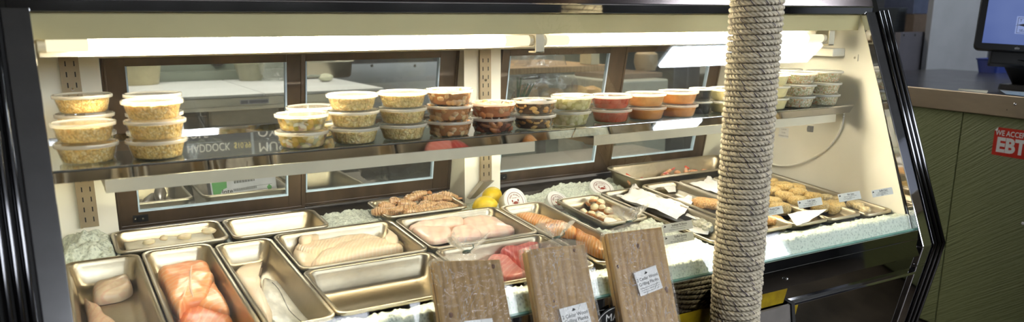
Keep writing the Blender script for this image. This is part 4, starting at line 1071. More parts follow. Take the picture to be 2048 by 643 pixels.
for q in (o2, o3): b.add(q.v, q.f); b.m[-len(q.m):] = q.m
b.build('rope', [m_rope, m_trace], col_, angle=180)

# ------------------------------------------------------------------ cedar planks in plastic bags on the front ledge
b = MB(); b.box(.56, 1.36, 1.262, 1.452, .462, .474); b.box(.56, 1.36, 1.262, 1.268, .474, .50); part('front_ledge', b, m_chrome, smooth=False)
def wood_mat(name, a, c, seed):
    m, t, out = nt(name); p = N(t, 'ShaderNodeBsdfPrincipled'); tc = N(t, 'ShaderNodeTexCoord'); mp = N(t, 'ShaderNodeMapping')
    mp.inputs['Location'].default_value = (seed*.31, seed*.7, seed*.13); mp.inputs['Scale'].default_value = (1, 1, .10)
    t.links.new(tc.outputs['Object'], mp.inputs[0])
    w_ = N(t, 'ShaderNodeTexWave', bands_direction='X'); w_.inputs['Scale'].default_value = 15; w_.inputs['Distortion'].default_value = 6; w_.inputs['Detail'].default_value = 3; w_.inputs['Detail Scale'].default_value = 4
    t.links.new(mp.outputs[0], w_.inputs[0]); f = noise_tex(t, mp.outputs[0], 60, 5)
    c1 = ramp(t, w_.outputs['Fac'], [(.2, lin(a)), (.8, lin(c))]); c2 = ramp(t, f, [(.3, lin(a)), (.7, lin(c))])
    t.links.new(mixcol(t, c1, c2, .55), p.inputs['Base Color']); p.inputs['Roughness'].default_value = .65
    t.links.new(p.outputs[0], out.inputs[0]); return m
m_knot = M('dark_knot', (.38, .24, .14), .6, var=.3, scale=90)
def film_mat():
    m, t, out = nt('clear_bag_film')
    tr = N(t, 'ShaderNodeBsdfTransparent'); tr.inputs[0].default_value = (.985, .985, .98, 1)
    df = N(t, 'ShaderNodeBsdfDiffuse'); tl = N(t, 'ShaderNodeBsdfTranslucent')
    for n_ in (df, tl): n_.inputs[0].default_value = (.94, .94, .92, 1)
    gl = N(t, 'ShaderNodeBsdfGlossy'); gl.inputs['Roughness'].default_value = .16
    m0 = N(t, 'ShaderNodeMixShader'); m0.inputs[0].default_value = .5; t.links.new(df.outputs[0], m0.inputs[1]); t.links.new(tl.outputs[0], m0.inputs[2])
    v = coords(t, (1, 1, .35), (0, .5, 0))
    nz = N(t, 'ShaderNodeTexNoise'); nz.inputs['Scale'].default_value = 17; nz.inputs['Detail'].default_value = 4; nz.inputs['Distortion'].default_value = 1.2; t.links.new(v, nz.inputs['Vector'])
    fac = ramp(t, nz.outputs['Fac'], [(.40, (.06,)*3), (.492, (.08,)*3), (.50, (.38,)*3), (.508, (.08,)*3), (.60, (.06,)*3), (.65, (.10,)*3), (.66, (.34,)*3), (.67, (.08,)*3)])  # milky streaks painted in for the glints on film wrinkles
    m1 = N(t, 'ShaderNodeMixShader'); t.links.new(fac, m1.inputs[0]); t.links.new(tr.outputs[0], m1.inputs[1]); t.links.new(m0.outputs[0], m1.inputs[2])
    m2 = N(t, 'ShaderNodeMixShader'); m2.inputs[0].default_value = .045; t.links.new(m1.outputs[0], m2.inputs[1]); t.links.new(gl.outputs[0], m2.inputs[2])
    b_ = bump(t, noise_tex(t, coords(t), 45, 3), 1, .012); t.links.new(b_, gl.inputs['Normal'])
    t.links.new(m2.outputs[0], out.inputs[0]); return m
m_film = film_mat()
m_tie = M('green_twist_tie', (.35, .42, .36), .5)
def plank_pack(lt, rt, lb, rb, lab, knots, label, seed, tuft, c1=(.72, .60, .44), c2=(.60, .47, .33), Yt=1.462, Yb=1.392):
    LT, RT, LB, RB = onY(*lt, Yt), onY(*rt, Yt), onY(*lb, Yb), onY(*rb, Yb)
    W = .5*((RT-LT).length+(RB-LB).length)
    zx = ((LT+RT)/2-(LB+RB)/2).normalized(); xx = (RT-LT); xx = (xx-zx*xx.dot(zx)).normalized(); yy = zx.cross(xx)
    top = (LT+RT)/2; H = (top.z-.478)/zx.z*.985
    base = top-zx*H
    m = Matrix(((xx.x, yy.x, zx.x, base.x), (xx.y, yy.y, zx.y, base.y), (xx.z, yy.z, zx.z, base.z), (0, 0, 0, 1)))
    e = empty('cedar_plank_pack'); e.matrix_world = m; tag(e, label, 'bagged planks', 'bagged cedar planks leaning on the case front')
    wm = wood_mat('cedar_wood', c1, c2, seed)
    r = random.Random(seed)
    for k in range(2):
        b = MB(); d = r.uniform(-.003, .003) if k else 0
        b.box(-W/2+d, W/2+d, .0135*k, .0135*k+.0125, 0, H-(.004 if k else 0))
        o = b.build('plank', wm, e, smooth=False, bevel=.0012)
        if k == 0:
            for (kx, kz, kr) in knots:
                q = MB(); q.ell((kx*W, .0004, H*kz), (kr*.75, .0011, kr), 12, 6, None, .4, seed); q.build('knot', m_knot, o)
    # bag: follows the planks, gathers above them, flares in a tuft
    b = MB(); n = 72; loops = []
    cz0 = H+.020; levels = [(-.001, 1, 0), (.03, 1, 0)]+[(H*t, 1, 0) for t in (.15, .3, .45, .6, .7, .8, .9, .97)]+[(H+.004, .97, 0), (H+.012, .62, .4), (cz0, .16, .9), (cz0+.005, .09, 1), (cz0+.012, .20, 1), (cz0+.026, .42, 1), (cz0+.040, .55, 1)]
    for z, s, pin in levels:
        L = []
        for i, p in enumerate(rrect(W+.012, .044, .012, 17, 0)):
            nz = noise.noise(Vector((p.x*30+seed, p.y*30, z*14)))+.7*noise.noise(Vector((p.x*75+z*40, seed, z*30)))
            out_ = .0035*nz
            px, py = p.x*s, p.y*s*(1 if pin < .9 else 1.0)+.013
            if pin:
                cxp = tuft[0]*W*pin; px = cxp+p.x*s; py = .013+p.y*s+(.35*p.x*s*math.sin(i*1.3) if pin >= 1 else 0)
            zz = z
            if z > cz0+.008: zz += .010*noise.noise(Vector((i*.45, seed, z*20))); px += (z-cz0)*tuft[1]; py += .006*noise.noise(Vector((i*.8, seed+4, z*20)))
            d = Vector((p.x, p.y, 0)).normalized()
            L.append(Vector((px+d.x*out_, py+d.y*out_-(.001 if abs(p.y) > .02 else 0), zz)))
        loops.append(L)
    b.loft(loops, True, True, False)
    b.build('bag', m_film, e, angle=75)
    b = MB(); b.lathe([(.006, -.002), (.0085, -.002), (.009, 0), (.0085, .002), (.006, .002)], 14); b.tube([(.006, -.008, 0), (.012, -.016, .004), (.010, -.017, .012)], .0012, 6)
    t = b.build('twist_tie', m_tie, e); t.location = (tuft[0]*W, .013, cz0+.004)
    # sticker
    if lab:
        pts = [onP(x, y, base-yy*.004, yy) for x, y in lab]
        loc = [m.inverted() @ p for p in pts]
        a = (loc[1]-loc[0]); ang = math.atan2(a.z, a.x); w_ = a.length; h_ = (loc[3]-loc[0]).length
        c = (loc[0]+loc[1]+loc[2]+loc[3])/4
        q = MB(); X = Matrix.Translation((c.x, -.0075, c.z)) @ Matrix.Rotation(PI/2, 4, 'X') @ Matrix.Rotation(ang, 4, 'Z')
        q.box(-w_/2, w_/2, -h_/2, h_/2, -.0002, .0004)
        Z = Matrix.Translation((0, 0, .0006))
        put_text(q, '2 Cedar Wood', w_*.150, Z @ Matrix.Translation((0, h_*.14, 0)), .012, mi=1)
        put_text(q, 'Grilling Planks', w_*.150, Z @ Matrix.Translation((0, -h_*.06, 0)), .012, mi=1)
        for k, s in enumerate(('Grilling over the wood gives fish a', 'smoky flavor. Soak the planks in', 'water before use on the grill')): put_text(q, s, w_*.062, Z @ Matrix.Translation((0, -h_*(.22+.09*k), 0)), .006, mi=1)
        s0_ = len(q.v); fish_logo(q, 0, h_*.34, w_*.10, 1); q.xform(Z, s0_); q.xform(X)
        q.build('sticker', [m_paper, m_ink], e, smooth=False)
plank_pack((868, 530), (997, 510), (884, 640), (1018, 620), [(928, 642), (984, 636), (992, 690), (936, 696)], [(-.36, .74, .007), (.38, .965, .006)], 'bagged cedar planks leftmost of the three packs, with a dark knot at its left edge', 3, (.05, .25), (.70, .57, .36), (.55, .43, .25))
plank_pack((1056, 500), (1166, 486), (1076, 640), (1196, 622), [(1119, 617), (1173, 603), (1181, 655), (1127, 669)], [(-.20, .70, .004), (.3, .97, .005)], 'bagged cedar planks in the middle of the three packs', 5, (.10, .05), (.73, .59, .37), (.58, .45, .26))
plank_pack((1218, 468), (1320, 452), (1240, 620), (1352, 604), [(1267, 545), (1311, 529), (1320, 577), (1280, 592)], [(.0, .905, .007), (.38, .62, .008), (-.42, .80, .005)], 'bagged cedar planks rightmost of the three packs, highest, showing its whole white label', 8, (-.02, .1), (.74, .60, .37), (.60, .46, .26))
# oval sticker on the lower front
q0 = onY(1232, 645, 1.4152)
b = MB(); 
def oval(rx, rz, d, mi, n=40): b.add([(q0.x+rx*math.cos(2*PI*i/n), 1.4150-d, q0.z+rz*math.sin(2*PI*i/n)) for i in range(n)]+[(q0.x, 1.4150-d, q0.z)], [(i, (i+1) % n, n) for i in range(n)], mi)
oval(.062, .045, 0, 0); oval(.058, .041, .0003, 1); oval(.0565, .0395, .0006, 0)
put_text(b, 'MAINE', .026, Matrix.Translation((q0.x+.006, 1.4140, q0.z+.017)) @ Matrix.Rotation(PI/2, 4, 'X'), .01, mi=1)
b.box(q0.x-.004, q0.x+.016, 1.4138, 1.4144, q0.z-.008, q0.z+.002, 2)
put_text(b, 'SEAFOOD', .009, Matrix.Translation((q0.x-.03, 1.4140, q0.z-.004)) @ Matrix.Rotation(PI/2, 4, 'X'), .01, mi=1)
b.xform(Matrix.Translation(-CO)); b.build('oval_sticker', [m_ink, m_white, m_yel], case, smooth=False)

# ------------------------------------------------------------------ green counter on the right, with its till screen
A = onZ(1880, 178, 1.06); az = math.radians(7.5)
cnt = tag(empty('sales_counter', (A.x, A.y, 0), (0, 0, -az)), 'dark green board fronted sales counter with a stainless steel top and edge band', 'counter')
def green_mat():
    m, t, out = nt('dark_green_brushed_paint'); p = N(t, 'ShaderNodeBsdfPrincipled')
    v = coords(t); w_ = N(t, 'ShaderNodeMapping'); w_.inputs['Scale'].default_value = (1, 2.5, 95)
    t.links.new(coords(t, (1, 1, 1), (.6, 0, 0)), w_.inputs[0])
    f = noise_tex(t, w_.outputs[0], 1.6, 4); g = noise_tex(t, v, 3, 3)
    ad = N(t, 'ShaderNodeMath', operation='ADD'); t.links.new(f, ad.inputs[0]); t.links.new(g, ad.inputs[1])
    t.links.new(ramp(t, ad.outputs[0], [(.35, lin((.37, .40, .26))), (.65, lin((.50, .53, .36)))]), p.inputs['Base Color'])
    p.inputs['Roughness'].default_value = .42; t.links.new(bump(t, f, 1.0, .012), p.inputs['Normal'])
    t.links.new(p.outputs[0], out.inputs[0]); return m
m_green = green_mat()
pn_ = Vector((-math.cos(az), math.sin(az), 0))
sy = (cnt.matrix_basis.inverted() @ onP(1912, 330, A, pn_)).y
edges = [-1.5, sy-.82, sy, sy+.30, 1.0]
for i in range(4):
    b = MB(); b.box(0, .02, edges[i]+.0025, edges[i+1]-.0025, .02, .99); b.build('front_board', m_green, cnt, smooth=False, bevel=.002)
b = MB(); b.box(.021, 1.20, -1.5, 1.0, .0, 1.03); b.build('body', M('counter_body_dark', (.10, .09, .07), .7), cnt, smooth=False)
b = MB(); b.box(-.006, 1.25, -1.5, 1.0, 1.044, 1.06); b.build('counter_top', steel('room_darkened_steel', (.50, .49, .50), .24, stretch=(4, 1, 4), scale=12), cnt, smooth=False, bevel=.003)  # steel darkened in colour for the dark room it reflects
b = MB(); b.box(-.012, -.0065, -1.5, 1.0, .975, 1.0605); b.build('steel_band', steel('counter_steel', (.78, .73, .65), .34, stretch=(4, 1, 4), scale=12), cnt, smooth=False, bevel=.003)
q = cnt.matrix_basis.inverted() @ onP(2034, 208, A, pn_)
b = MB(); b.ell((-.013, q.y, q.z), (.004, .006, .006)); b.build('band_screw', m_chrome, cnt); b = MB(); q2 = cnt.matrix_basis.inverted() @ onP(2018, 219, A, pn_); b.ell((-.012, q2.y, q2.z), (.001, .0022, .0022)); b.build('screw_hole', m_ink, cnt)
q = cnt.matrix_basis.inverted() @ onP(2046, 446, A, pn_)
b = MB(); b.ell((-.001, q.y, q.z), (.004, .006, .006)); b.build('white_peg', m_white, cnt)
# EBT sticker
tl = cnt.matrix_basis.inverted() @ onP(1991, 253, A, pn_); bl = cnt.matrix_basis.inverted() @ onP(1990, 309, A, pn_)
sh = tl.z-bl.z; swd = sh*1.30; y0 = tl.y; zc_ = (tl.z+bl.z)/2
X = Matrix(((0, 0, -1, -.0012), (-1, 0, 0, y0-swd/2), (0, 1, 0, zc_), (0, 0, 0, 1)))
m_red = M('red_sticker_print', (.80, .20, .14), .4)
b = MB()
b.add([(-swd/2+.014, sh/2, 0), (swd/2, sh/2, 0), (swd/2, -sh/2, 0), (-swd/2, -sh/2, 0), (-swd/2, sh/2-.014, 0)], [(4, 3, 2, 1, 0)], 0)
b.add([(-swd/2+.014, sh/2, .0004), (-swd/2, sh/2-.014, .0004), (-swd/2+.016, sh/2-.015, .004)], [(0, 1, 2)], 1)
put_text(b, 'WE ACCEPT', sh*.26, Matrix.Translation((.002, sh*.30, .0004)), .02, mi=1, sx=.86)
put_text(b, 'EBT', sh*.70, Matrix.Translation((.004, -sh*.14, .0004)), .045, mi=1, sx=.95)
b.xform(X); b.build('acceptance_sticker', [m_red, m_white], cnt, smooth=False)
# strips of tape on the counter top
def on_top(x, y): return cnt.matrix_basis.inverted() @ onZ(x, y, 1.0602)
b = MB(); p = [on_top(*q) for q in ((1918, 177), (1976, 181), (1974, 186), (1916, 180))]; b.add([(v.x, v.y, 1.0604) for v in p], [(3, 2, 1, 0)]); b.build('tape_strip', M('aged_tape', (.72, .70, .60), .4), cnt, smooth=False)
b = MB(); p = [on_top(*q) for q in ((2000, 180), (2048, 184), (2060, 193), (2012, 188))]; b.add([(v.x, v.y, 1.0604) for v in p], [(3, 2, 1, 0)]); b.build('blue_label', M('blue_label_print', (.45, .62, .78), .35, c2=(.85, .88, .9), scale=60), cnt, smooth=False)
# till display
tn = Vector((-.78, -.56, .30)).normalized(); tp = onY(1990, 90, 1.86)
BL, BR, TL = onP(1947, 97, tp, tn), onP(2060, 104, tp, tn), onP(1986, -20, tp, tn)
xx = (BR-BL).normalized(); yy = (TL-BL); yy = (yy-xx*yy.dot(xx)).normalized(); zz = xx.cross(yy)
k_ = (onP(2047, 97, tp, tn)-BL).length/100     # metres per pixel there
MW, MH = 185*k_, 150*k_
mt = Matrix(((xx.x, yy.x, zz.x, BL.x), (xx.y, yy.y, zz.y, BL.y), (xx.z, yy.z, zz.z, BL.z), (0, 0, 0, 1)))
base = onZ(2046, 181, 1.061); base = Vector((base.x+.06, base.y+.04, 1.0612))
till = tag(empty('till_display', base), 'black touch screen till with a lit pale blue screen, standing on the green counter', 'till screen')
def tpart(name, b, mats, par=till, **k):
    b.xform(Matrix.Translation(-base)); return b.build(name, mats, par, **k)
m_blackp = M('black_plastic', (.045, .045, .05), .38, var=.1)
b = MB(); b.loft([[tuple(p+Vector((MW/2, MH/2, 0))) for p in rrect(MW-2*i, MH-2*i, 12*k_, 5, z)] for i, z in ((.004, -.032), (0, -.026), (0, -.003), (.002, 0))], True, True, True); b.xform(mt); ho = tpart('screen_housing', b, m_blackp)
def scr_mat():
    m, t, out = nt('pale_blue_lit_screen'); e = N(t, 'ShaderNodeEmission'); v = coords(t)
    t.links.new(ramp(t, noise_tex(t, v, 4, 2), [(.3, lin((.40, .48, .74))), (.7, lin((.50, .58, .82)))]), e.inputs[0]); e.inputs[1].default_value = .45
    t.links.new(e.outputs[0], out.inputs[0]); return m
b = MB(); b.box(15*k_, MW-14*k_, 15*k_, MH-13*k_, .0004, .0012); b.xform(mt); sc = tpart('screen', b, scr_mat(), ho, smooth=False)
m_logo = emit('screen_logo_white', (.62, .69, .90), .5); m_ink2 = m_ink
b = MB(); lx, ly = 80*k_, 42*k_; lw, lh = 66*k_, 36*k_
b.box(lx-3*k_, lx+lw+3*k_, ly-2*k_, ly+lh+3*k_, .0012, .0015, 1)
for x0, x1, y0_, y1 in ((lx, lx+lw, ly, ly+.8*k_), (lx, lx+lw, ly+lh-.8*k_, ly+lh), (lx, lx+.8*k_, ly, ly+lh), (lx+lw-.8*k_, lx+lw, ly, ly+lh)): b.box(x0, x1, y0_, y1, .0015, .0017)
put_text(b, 'T', 9*k_, Matrix.Translation((lx+6*k_, ly+lh-7*k_, .0017)), .0); put_text(b, 'SEAFOOD', 8*k_, Matrix.Translation((lx+5*k_, ly+6*k_, .0017)), .0, align='LEFT', sx=1.1)
b.add([(lx-5*k_, ly+16*k_, .0018), (lx+2*k_, ly+19*k_, .0018), (lx+16*k_, ly+23*k_, .0018), (lx+30*k_, ly+18*k_, .0018), (lx+16*k_, ly+15*k_, .0018), (lx+3*k_, ly+18*k_, .0018), (lx-4*k_, ly+24*k_, .0018)], [(0, 1, 5), (1, 6, 5), (1, 5, 4, 3, 2)])
b.xform(mt); tpart('screen_logo', b, [m_ink, m_logo], ho, smooth=False)
b = MB(); put_text(b, 'elo', 8*k_, Matrix.Translation((87*k_, 7*k_, .0006)), .02); b.xform(mt); tpart('maker_mark', b, m_grey, ho, smooth=False)
b = MB(); b.box(38*k_, MW-20*k_, -27*k_, 10*k_, -.085, -.030); b.xform(mt); tpart('stand_head', b, m_blackp, smooth=False, bevel=.006)
S0 = base; 
hd_ = mt @ Vector((MW*.52, -10*k_, -.055))
b = MB(); b.loft([[tuple(p) for p in rrect(.15, .20, .03, 5, 0, S0.x+.02, S0.y-.02)], [tuple(p) for p in rrect(.148, .195, .03, 5, .02, S0.x+.02, S0.y-.02)]], True, True, True)
for v in b.v: v.z += 1.0612
b.loft([[tuple(Vector((p.x+S0.x+.03+(hd_.x-S0.x-.03)*t, p.y+S0.y-.02+(hd_.y-S0.y+.02)*t, 1.08+(hd_.z-1.08)*t))) for p in rrect(.07-.02*t, .13, .02, 4, 0)] for t in (0, .3, .6, 1)], True, True, True)
tpart('stand', b, m_blackp)
# ------------------------------------------------------------------ right background, beyond the sales counter
def boxpx(mb, tl, br, Y, depth, mi=0):
    """a box whose front face spans two pixels at distance Y"""
    a, c = onY(*tl, Y), onY(*br, Y); mb.box(min(a.x, c.x), max(a.x, c.x), Y, Y+depth, min(a.z, c.z), max(a.z, c.z), mi); return a, c
m_board = M('white_board', (.47, .475, .49), .45, var=.06, scale=6, bmp=.03)
a = onY(1866, 0, 3.2); c = onY(1972, 150, 3.2)
b = MB(); p = [onY(x, y, Y) for x, y, Y in ((1868, -60, 3.35), (2010, -60, 3.25), (1962, 190, 3.05), (1846, 190, 3.15))]
fl_ = [Vector((q.x, q.y, q.z)) for q in p]; zb = min(q.z for q in fl_)
x0, x1 = onY(1858, 90, 3.2).x, onY(1978, 90, 3.2).x
b.box(x0, x1, 3.2, 3.24, .0, 1.75); tag(b.build('white_wall_board', m_board, origin=((x0+x1)/2, 3.22, 0), smooth=False, bevel=.004), 'tall pale grey board standing behind the till counter', 'board')
b = MB(); x2 = onY(1856, 100, 3.25).x; x3 = onY(1798, 100, 3.25).x; zt = onY(1830, 64, 3.25).z
b.box(x3, x2, 3.25, 3.29, 0, zt)
for xq in (1808, 1830, 1850):
    q = onY(xq, 70, 3.249); b.ell(q, (.008, .003, .008), 8, 5, mi=1)
tag(b.build('steel_splash_panel', [steel('dull_steel', (.55, .54, .57), .4, scale=8), m_ink], origin=((x2+x3)/2, 3.27, 0), smooth=False), 'upright dull steel panel with dark screw heads behind the end of the case', 'steel panel')
m_stack = M('grey_paper_stack', (.52, .55, .58), .7, var=.15, scale=4, stretch=(1, 1, 60))
b = MB(); a = onY(1790, 8, 3.6); c = onY(1832, 64, 3.6)
tsh = tag(empty('tray_stack', ((a.x+c.x)/2, 3.75, 0)), 'stack of grey foam trays on a dark shelf behind the steel panel', 'tray stack')
n = 14
zt0 = onY(1820, 64, 3.6).z
for k in range(n):
    z = zt0+.012*k; L = [[tuple(p) for p in rrect(w_, .24, .02, 3, z+dz)] for w_, dz in ((.10, .0), (.14, .010), (.142, .0115))]
    b.loft(L, True, True, True)
b.build('foam_trays', m_stack, tsh, smooth=False, kind='stuff')
b = MB(); b.box(-.16, .10, -.13, .14, 0, zt0-.001); b.build('shelf_stand', M('dark_cabinet', (.13, .12, .12), .6), tsh, smooth=False)
a = onY(1838, -40, 3.9); c = onY(1880, 64, 3.9)
b = MB(); b.box(a.x, c.x+.15, 3.9, 4.2, 0, onY(1850, 28, 3.9).z)
tag(b.build('cardboard_carton', M('brown_carton', (.38, .32, .27), .8, var=.1), origin=((a.x+c.x)/2, 4.05, 0), smooth=False, bevel=.004), 'dim brown carton behind the foam trays', 'carton')
b = MB(); z0 = onY(1850, 28, 3.9).z+.001; b.box(a.x+.005, c.x+.14, 3.92, 4.18, z0, z0+.35)
tag(b.build('blue_carton', M('slate_blue_carton', (.30, .33, .42), .7, var=.1), origin=((a.x+c.x)/2, 4.05, z0), smooth=False, bevel=.004), 'slate blue carton on top of the brown one', 'carton')
q = onZ(1998, 146, 1.0605); zq = 1.0605
b = MB(); 
L = [[tuple(p+Vector((q.x+.05, q.y+.05, 0))) for p in rrect(w_, w_*.7, .02, 4, z)] for w_, z in ((.16, zq), (.19, zq+.07), (.20, zq+.072), (.20, zq+.078), (.185, zq+.078), (.15, zq+.006))]
b.loft(L, True, True, True); tag(b.build('blue_bin', M('blue_plastic', (.10, .17, .42), .4), origin=(q.x+.05, q.y+.05, zq)), 'small blue plastic bin on the counter behind the till', 'bin')

# ------------------------------------------------------------------ kitchen seen through the case doors
# low counter right behind the doors with fish pans
kc = tag(empty('back_counter', (1.2, 2.75, 0)), 'low steel counter directly behind the sliding doors', 'counter')
b = MB(); b.box(-1.35, 1.35, -.27, .37, .728, .743); b.box(-1.35, 1.35, -.27, -.255, .67, .728); b.build('counter_top', m_satin, kc, smooth=False, bevel=.002)
for x in (-1.3, 0, 1.3):
    for y in (-.24, .32): 
        b = MB(); b.box(x-.02, x+.02, y-.02, y+.02, 0, .728); b.build('leg', m_satin, kc, smooth=False)
b = MB(); b.box(-1.3, 1.3, -.24, .33, .25, .27); b.build('undershelf', m_satin, kc, smooth=False)
def simple_pan(x, y, z, w_, l_, d_, label, name='steel_pan', rz=0):
    o = pan_mesh(w_, l_, d_).build(name, m_steel, angle=50); o.location = (x, y, z); o.rotation_euler = (0, 0, rz)
    return tag(o, label, 'pan', 'steel pans in the kitchen')
simple_pan(.235, 2.68, .745, .27, .32, .088, 'deep steel pan of whole grey fish seen through the left door bottom')
simple_pan(.530, 2.68, .745, .27, .32, .088, 'deep steel pan with a green white carton, seen through the left door bottom')
m_gfish = M('grey_whole_fish', (.37, .32, .25), .35, .1, var=.3, scale=20, coat=.4)
for k in range(7):
    b = MB(); x = .15+.028*k; 
    b.tube([(0, -.12, .012), (0, -.09, .016), (.004, -.03, .018), (.006, .04, .016), (.004, .09, .010), (0, .115, .008)], [.006, .015, .019, .016, .008, .003], 10)
    b.add([(.0, .11, .004), (.0, .145, -.004), (.002, .14, .010), (.0, .145, .026), (.0, .11, .012)], [(0, 1, 2, 3, 4)])
    o = b.build('whole_fish', m_gfish); o.location = (x, 2.68+(k % 2)*.01, .768+.020*(k % 3)); o.rotation_euler = (0, .08*(k % 3-1), rnd.uniform(-.25, .25))
    tag(o, f'grey whole fish, number {k+1} from the left in the pan behind the left door', 'fish', 'whole fish in the kitchen pan')
# printed carton
cr = tag(empty('printed_carton', (.545, 2.64, .754)), 'white carton with green leaf print and bar code behind the left door', 'carton')
m_cgr = M('green_print', (.30, .62, .34), .5)
b = MB(); b.box(-.105, .105, -.02, .03, 0, .155); co = b.build('carton_body', M('pale_lilac_carton', (.80, .81, .88), .5), cr, smooth=False, bevel=.002)
b = MB(); f = -.0206
def tri(p, mi=0): b.add([(x, f, z) for x, z in p], [tuple(range(len(p)))], mi)
tri([(-.10, .02), (-.07, .07), (-.055, .075), (-.05, .15), (-.10, .15)], 0); tri([(.05, .15), (.06, .125), (.10, .15)], 0); tri([(.075, .05), (.085, .05), (.088, .06), (.08, .068), (.072, .06)], 0)
for k in range(22): b.box(-.03+.003*k, -.03+.003*k+(.0012 if k % 3 else .002), f-.0002, f+.0002, .085, .096, 1); b.box(-.035+.0034*k, -.035+.0034*k+.0014, f-.0002, f+.0002, .060, .068, 1)
for k in range(5): b.box(.005, .09, f-.0002, f+.0002, .012+.014*k, .0127+.014*k, 1)
for k in range(3): b.box(-.005+.03*k, -.0043+.03*k, f-.0002, f+.0002, .012, .055, 1)
put_text(b, 'Inte', .022, Matrix.Translation((-.055, f-.0004, .062)) @ Matrix.Rotation(PI/2, 4, 'X'), .01, mi=1)
put_text(b, 'R', .012, Matrix.Translation((-.07, f-.0004, .016)) @ Matrix.Rotation(PI/2, 4, 'X'), .0, mi=1)
b.build('carton_print', [m_cgr, m_ink], co, smooth=False); cr.rotation_euler = (-.16, -.03, .05)
simple_pan(.815, 2.70, .745, .22, .34, .07, 'empty shallow steel pan behind the second left door', rz=0)
def bag(name, mats, c, r, label, seed, cat='bag', lump=.55, lf=4, top=None, group=None, rz=0):
    b = MB(); b.ell((0, 0, r[2]*.92), r, 28, 18, None, lump, seed, lf=lf)
    for v in b.v:
        v += Vector((noise.noise(v*28+Vector((seed, 0, 0))), noise.noise(v*28+Vector((0, seed, 0))), noise.noise(v*28+Vector((0, 0, seed)))))*.012
        v.z = max(0, v.z)
    o = b.build(name, mats, angle=50); o.location = c; o.rotation_euler = (0, 0, rz); return tag(o, label, cat, group)
m_blackbag = M('black_plastic_film', (.10, .085, .075), .22, var=.3, scale=14, bmp=.8, bscale=30, bdist=.01, coat=.5)
bag('black_bag', m_blackbag, (1.165, 2.72, .744), (.17, .15, .12), 'crumpled black plastic bag behind the second left door', 3)
b = MB(); b.box(1.335, 1.40, 2.92, 2.94, .744, .95); tag(b.build('white_board', m_white, smooth=False, origin=(1.36, 2.93, .744)), 'small white cutting board upright beside the black bag', 'board')
# prep table with white boards
TZ = 1.02; fy = onZ(577, 184, TZ).y; by = fy+.95; rx = onZ(751, 172, TZ).x
pt = tag(empty('prep_table', (rx-1.2, fy, 0)), 'long steel prep table topped with white cutting boards behind the left doors', 'table')
seam = onZ(465, 166, TZ).x
def tp_(name, b, m, **k): b.xform(Matrix.Translation((-(rx-1.2), -fy, 0))); return b.build(name, m, pt, smooth=False, **k)
m_wb = M('white_cutting_board', (.84, .85, .85), .35, var=.03, scale=3)
for x0, x1 in ((rx-2.4, seam-.003), (seam+.003, rx)):
    b = MB(); b.box(x0, x1, fy, by, TZ-.014, TZ); tp_('white_board', b, m_wb, bevel=.003)
b = MB(); b.box(rx-2.4, rx, fy+.012, by, TZ-.055, TZ-.015); b.box(rx-2.4, rx, fy+.03, fy+.05, TZ-.075, TZ-.055)
tp_('steel_apron', b, m_brushed, bevel=.002)
b = MB(); a = onY(480, 203, fy+.011); c = onY(537, 193, fy+.011); b.box(a.x, c.x, fy+.0105, fy+.012, TZ-.047, TZ-.027); b.box(a.x+.004, a.x+.035, fy+.0100, fy+.0105, TZ-.044, TZ-.030, 1); b.box(a.x+.042, c.x-.004, fy+.01, fy+.0105, TZ-.044, TZ-.030, 1)
tp_('rating_plate', b, [M('lilac_plate', (.55, .55, .62), .4), M('plate_print', (.40, .40, .47), .5)])
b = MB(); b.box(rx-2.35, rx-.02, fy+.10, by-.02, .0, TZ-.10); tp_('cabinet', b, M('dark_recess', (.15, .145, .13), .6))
a = onY(415, 216, fy+.06); c = onY(560, 248, fy+.06)
b = MB(); b.box(a.x, c.x, fy+.06, fy+.1, c.z, a.z); tp_('drawer', b, M('beige_drawer_front', (.50, .48, .42), .45, .2), bevel=.012)
# paper bags and flattened boxes in the dark gap below
a = onY(400, 258, 3.25)
a = onY(400, 258, 2.99)
bag('grey_cloth_bag', M('grey_green_cloth', (.45, .46, .38), .8, var=.2, scale=8, bmp=.4, bscale=20), (a.x, 2.99, .745), (.08, .07, .10), 'grey green cloth bag on the back counter, seen behind the crab crumb tubs', 6)
m_kraft = M('pale_sheet', (.50, .44, .33), .7)
a = onY(452, 262, 3.12); c = onY(560, 245, 3.12)
for k in range(5):
    b = MB(); z = .745+.004*k; b.box(a.x+.01*k, c.x+.012*k, 2.86, 3.10+.008*k, z, z+.0025)
    tag(b.build('flat_sheet', m_kraft, origin=(a.x, 2.9, z), smooth=False), 'flattened pale box sheet, %s in the pile behind the shelf' % ('lowest', 'second', 'third', 'fourth', 'topmost')[k], 'cardboard sheet', 'flattened sheets')
# things standing on the table
a = onZ(655, 157, TZ); 
simple_pan(a.x-.01, a.y+.12, TZ+.001, .36, .26, .10, 'shiny oblong steel pan at the right end of the white prep table')
a = onZ(652, 163, TZ)
sp = tag(empty('scoop', (a.x, a.y, TZ+.001), (0, 0, .2)), 'small pale scoop lying in front of the steel pan on the white prep table', 'scoop')
b = MB(); b.ell((0, 0, .022), (.042, .04, .022), 16, 8); b.build('scoop_bowl', M('pale_scoop', (.76, .76, .66), .3), sp)
b = MB(); b.tube([(-.03, 0, .03), (-.08, .01, .035), (-.11, .012, .03)], [.008, .007, .006]); b.build('handle', M('grey_scoop_handle', (.55, .56, .5), .4), sp)
